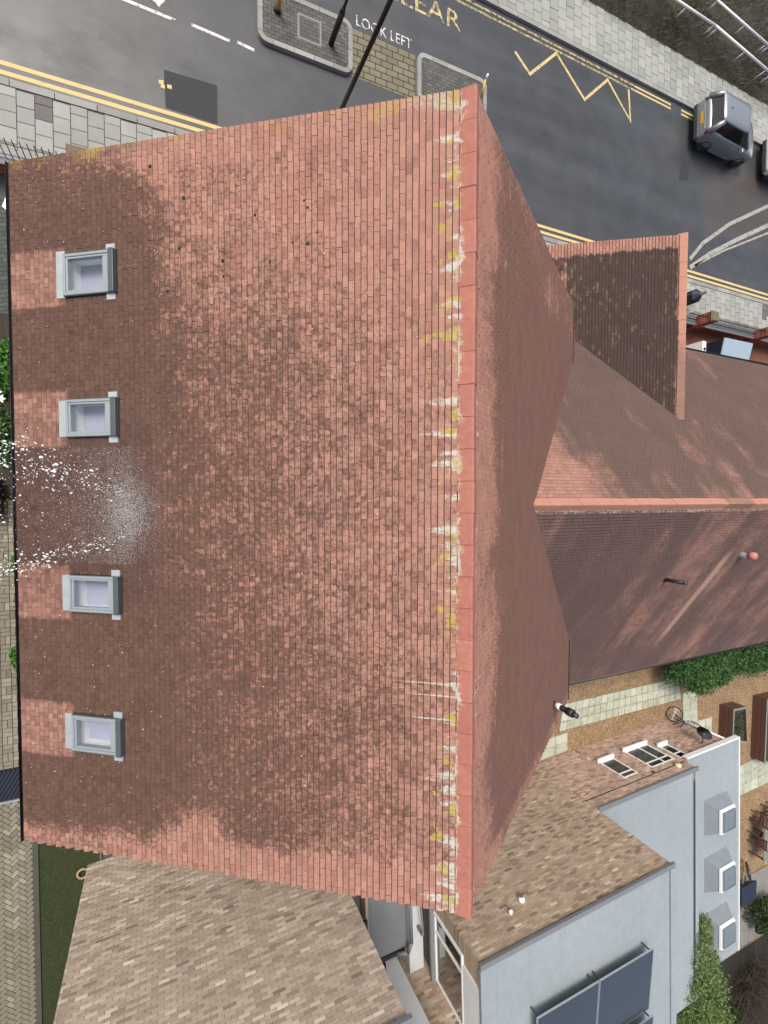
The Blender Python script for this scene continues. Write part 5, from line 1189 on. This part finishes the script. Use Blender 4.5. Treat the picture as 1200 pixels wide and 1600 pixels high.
car(23.28, 16.52, 'small silver grey hatchback parked by the far kerb', paint('silver_grey_paint', (0.26, 0.285, 0.32)))
car(28.45, 16.55, 'white car at the right picture edge parked ahead of the silver hatchback', paint('white_car_paint', (0.75, 0.76, 0.76), 0.0))

# ------------------------------------------------------------------ left edge: block paving, lawn, shrubs, drain grate
yard = MB().quad((-14, -16, 0.0), (-1.7, -16, 0.0), (-1.7, 7.66, 0.0), (-14, 7.66, 0.0)).build('yard_paving', M['joint']); tag(yard, kind='structure')
def block8(cx, cy, a, L, W, z):
    c, s = np.cos(a), np.sin(a); n = len(cx); out = []
    for zz, k in ((z - 0.06, 1.0), (z, 0.955)):
        for i, j in ((-1, -1), (1, -1), (1, 1), (-1, 1)):
            dx, dy = i * (L / 2 - (0.004 if k < 1 else 0.0015)), j * (W / 2 - (0.004 if k < 1 else 0.0015)); out.append(np.stack([cx + dx * c - dy * s, cy + dx * s + dy * c, zz + rng.normal(0, 0.0008, n) * (k < 1)], 1))
    return np.stack(out, 1)
hx, hy, ha = [], [], []
u_ = 0.104; rot = math.radians(45)
for i in range(-160, 160):
    for j in range(-80, 80):
        X_, Y_ = (i + 2 * j), (i - 2 * j)
        for ox, oy, an in ((1.0, 0.5, 0.0), (0.5, 2.0, math.pi / 2)):
            a, b_ = (X_ + ox) * u_, (Y_ + oy) * u_
            xx, yy = a * math.cos(rot) - b_ * math.sin(rot) - 3.9, a * math.sin(rot) + b_ * math.cos(rot) - 11.0
            if -4.75 < xx < -3.2 and -14.2 < yy < -7.55: hx.append(xx); hy.append(yy); ha.append(an + rot)
i = 0
for bx_ in np.arange(-4.9, -2.4, 0.208):
    for k, by in enumerate(np.arange(-6.65, -0.2, 0.208)):
        if (int(round(bx_ / 0.208)) + k) % 2: 
            for d in (-.052, .052): hx.append(bx_ + d); hy.append(by); ha.append(math.pi / 2)
        else:
            for d in (-.052, .052): hx.append(bx_); hy.append(by + d); ha.append(0.0)
hx, hy, ha = map(np.array, (hx, hy, ha)); C8 = block8(hx, hy, ha, 0.2, 0.1, 0.03)
pieces(yard, 'paving_block', C8, [M['block']], [0] * 5, 300)
MB().box(-3.20, -3.08, -16, -7.9, -0.05, 0.05).build('edging', plain('mossy_edging', (0.055, 0.06, 0.045), 0.9, var=0.3), yard)
lawn = MB().quad((-3.08, -16, 0.006), (-1.75, -16, 0.006), (-1.75, -5.9, 0.006), (-3.08, -5.9, 0.006)).build('lawn', M['lawn']); tag(lawn, kind='structure')
blades('lawn_grass', 26000, (-3.05, -1.8), (-14.5, -6.3), lambda x, y: 0 * x + 0.004, 0.045, 0.0035, M['grass'], 'short damp green lawn strip beside the pale brick wall', 'grass')
ho = MB().torus((*gz(130, 1362)[:2], 0.07), (0, 0, 1), 0.12, 0.03, 20, 6).build('hose_coil', plain('tan_hose', (0.30, 0.24, 0.14), 0.6), None, True); tag(ho, 'small tan hose ring lying on the lawn strip by the brick wall', 'hose')
gt = empty('drain_grate', (-4.2, -7.15, 0), 'dark slatted metal grate with a pale edge at the left picture edge', 'grate')
for k in range(18): MB().obox((-4.9 + k * 0.09, -7.12, 0.055), ((math.cos(1.05), math.sin(1.05), 0), (-math.sin(1.05), math.cos(1.05), 0), (0, 0, 1)), (0.42, 0.022, 0.02)).build('slat', M['navy'], gt)
MB().box(-5.2, -3.2, -7.52, -6.72, 0.002, 0.032).build('tray', M['black'], gt); MB().box(-5.2, -3.2, -7.57, -7.522, 0.002, 0.06).build('edge_bar', M['steel'], gt)
dkb = MB().quad((-6, 4.4, 0.012), (-2.2, 4.4, 0.012), (-2.2, 7.1, 0.012), (-6, 7.1, 0.012)).build('side_path', mat_blocks('dark_green_blocks', (0.05, 0.062, 0.055), (0.085, 0.10, 0.09), 1.0, 0.3)); tag(dkb, kind='structure')
bed = MB().quad((-6, -0.3, 0.010), (-2.2, -0.3, 0.010), (-2.2, 4.4, 0.010), (-6, 4.4, 0.010)).build('flower_bed', M['earth']); tag(bed, kind='structure')
wq = [gz(*q, 0.6) for q in ((17, 287), (3, 322), (20, 337), (24, 300))]
wbd = empty('white_board', (float(wq[0][0]), float(wq[0][1]) - .3, 0), 'white tapered board beside the gutter at the left edge', 'board'); MB().prism([tuple(q[:2]) for q in wq], 0.55, 0.60).build('panel', M['white'], wbd); 
for q in wq[:3]: cq = sum(wq) / 4; qq = q + (cq - q) * .15; MB().tube((qq[0], qq[1], 0), (qq[0], qq[1], 0.55), 0.02).build('leg', M['white'], wbd)
bush('left_shrub', (-3.42, 2.9, 0.45), (0.30, 0.75, 0.45), 2600, 0.05, 12, M['leaf_bright'], 'bright green leafy shrub below the gutter, with white flowers beside it', 'shrub', 'small shrubs along the left wall', 21)
bush('left_shrub', (-3.45, 1.35, 0.55), (0.32, 0.75, 0.5), 3400, 0.045, 14, M['leaf_bush'], 'dark green clipped shrub above the water spray at the left edge', 'shrub', 'small shrubs along the left wall', 22)
for (x, y, rx, ry, lab, sd_) in ((-3.32, -3.95, 0.22, 0.36, 'bright green tufted plant by the gutter, between third and fourth roof window', 23), (-3.30, -2.55, 0.13, 0.2, 'tiny green plant by the gutter near the third roof window', 24), (-3.35, -1.7, 0.18, 0.25, 'small dark plant with a white bloom just below the water spray', 25)):
    bush('left_shrub', (x, y, 0.2), (rx, ry, 0.22), 900, 0.04, 8, M['leaf_bright'], lab, 'shrub', 'small shrubs along the left wall', sd_)
for k, (x, y) in enumerate(((-3.46, 2.35), (-3.40, 2.2), (-3.52, 2.75))):
    mb = MB()
    for a in range(6): t = a * math.pi / 3; d = np.array([math.cos(t), math.sin(t), .3]); c = np.array([x, y, .95]); s_ = np.array([-math.sin(t), math.cos(t), 0]); mb.quad(c, c + d * .05 + s_ * .028, c + d * .11, c + d * .05 - s_ * .028)
    mb.tube((x, y, .3), (x, y, .94), .006, n=5); tag(mb.build('white_flower', M['petal']), ['white open flower over the bright shrub, topmost bloom', 'white open flower touching the lower edge of the bright shrub', 'white open flower nearest the picture edge'][k] , 'flower', 'white flowers at the left edge')
mc = empty('washer_unit', (-3.95, -0.05, 0), 'dark machine with an orange lamp behind the water spray at the left edge', 'machine'); MB().box(-4.3, -3.62, -0.45, 0.4, 0.012, 0.55).build('housing', M['navy'], mc, bevel=0.03); MB().tube((-3.72, -.15, .55), (-3.72, -.15, .62), 0.07, n=14).build('lamp', plain('orange_lens', (0.6, 0.13, 0.03), 0.4), mc)
MB().box(-4.28, -3.66, -0.40, -0.30, 0.552, 0.575).build('grip', M['darkgrey'], mc)

# ------------------------------------------------------------------ water spray
ICO = None
def drops(P, r, stretch_dir, name, label):
    """little octahedral drops, stretched along their flight"""
    n = len(P); D = stretch_dir / np.linalg.norm(stretch_dir, axis=1)[:, None]; A = np.cross(D, np.array([0.3, 0.2, 1.0])); A /= np.linalg.norm(A, axis=1)[:, None]; B = np.cross(D, A)
    k = rng.uniform(1.0, 2.2, n); 
    ring = []
    V = [P - D * (r * k)[:, None]]
    for lev in (-0.5, 0.5):
        for t in range(5):
            a = 2 * math.pi * (t + 0.5 * (lev > 0)) / 5; V.append(P + D * (r * k * lev * .9)[:, None] + (A * math.cos(a) + B * math.sin(a)) * (r * rng.uniform(.65, 1.0, n))[:, None])
    V.append(P + D * (r * k)[:, None]); V = np.stack(V, 1).reshape(-1, 3)
    f = []
    for t in range(5):
        u = (t + 1) % 5; f += [(0, 1 + u, 1 + t), (1 + t, 1 + u, 6 + t), (1 + u, 6 + u, 6 + t), (6 + t, 6 + u, 11)]
    F = (np.array(f)[None] + (np.arange(n) * 12)[:, None, None]).reshape(-1, 3)
    o = raw(name, V, F, M['water']); o.data.polygons.foreach_set('use_smooth', [True] * len(o.data.polygons)); return tag(o, label, 'water', kind='stuff')
PS, RS, DS = [], [], []
imp = np.array([-0.25, 5.35])                         # where the jet strikes, in ridge and slope coordinates
for arm, (uend, n) in {'up': (0.78, 620), 'down': (-1.24, 480), 'mid': (None, 420)}.items():
    for _ in range(n):
        t = random.random() ** 0.8 * 1.2
        if arm == 'mid': u0, ue, sp = -0.25, random.uniform(-1.1, 0.75), 0.12
        else: u0, ue, sp = (0.02, uend, 0.20) if arm == 'up' else (-0.62, uend, 0.10)
        u = u0 + (ue - u0) * t + random.gauss(0, sp * (0.35 + t)); v = imp[1] + (VL - imp[1]) * t + random.gauss(0, 0.07)
        w = 0.05 + abs(random.gauss(0, 0.12)) * (0.4 + t) + (0.22 * t if arm != 'mid' else 0.1 * t)
        r = min(0.026, math.exp(random.gauss(math.log(0.0055), 0.6))) * (0.55 + 0.85 * t) * (1.0 if arm != 'mid' else 0.55)
        PS.append(pL(u, v, w)); DS.append(VLd * 1.0 + UY * (ue - u0) * 0.45 + NLd * random.gauss(0.1, .2) + rng.normal(0, .3, 3)); RS.append(r)
for _ in range(22000):                                  # fine mist where the jet strikes
    q = random.random()
    u = random.gauss(-0.25, 0.33) if q < .55 else random.uniform(-1.1, 0.8); v = imp[1] + (random.gauss(0.05, 0.26) if q < .55 else abs(random.gauss(0.2, 0.8))); PS.append(pL(u, v, abs(random.gauss(0.05, .07)) + .03)); DS.append(rng.normal(size=3)); RS.append(random.uniform(0.0010, 0.0026))
for _ in range(420):                                   # stray drops lying all over the slope
    u = random.uniform(Y1 + .1, Y0 - .1); v = random.uniform(0.4, VL - .1) if random.random() < .45 else VL - abs(random.gauss(0, 1.7))
    if v < .3 or any(h[0] < u < h[1] and h[2] - .1 < v < h[3] + .15 for h in hol): continue
    PS.append(pL(u, v, 0.034)); DS.append(rng.normal(size=3) * .3 + VLd); RS.append(random.uniform(0.003, 0.0075))
drops(np.array(PS), np.array(RS), np.array(DS), 'water_spray', 'fan of white water drops thrown off the tiles over the left eaves')
print('objects', len(bpy.data.objects))
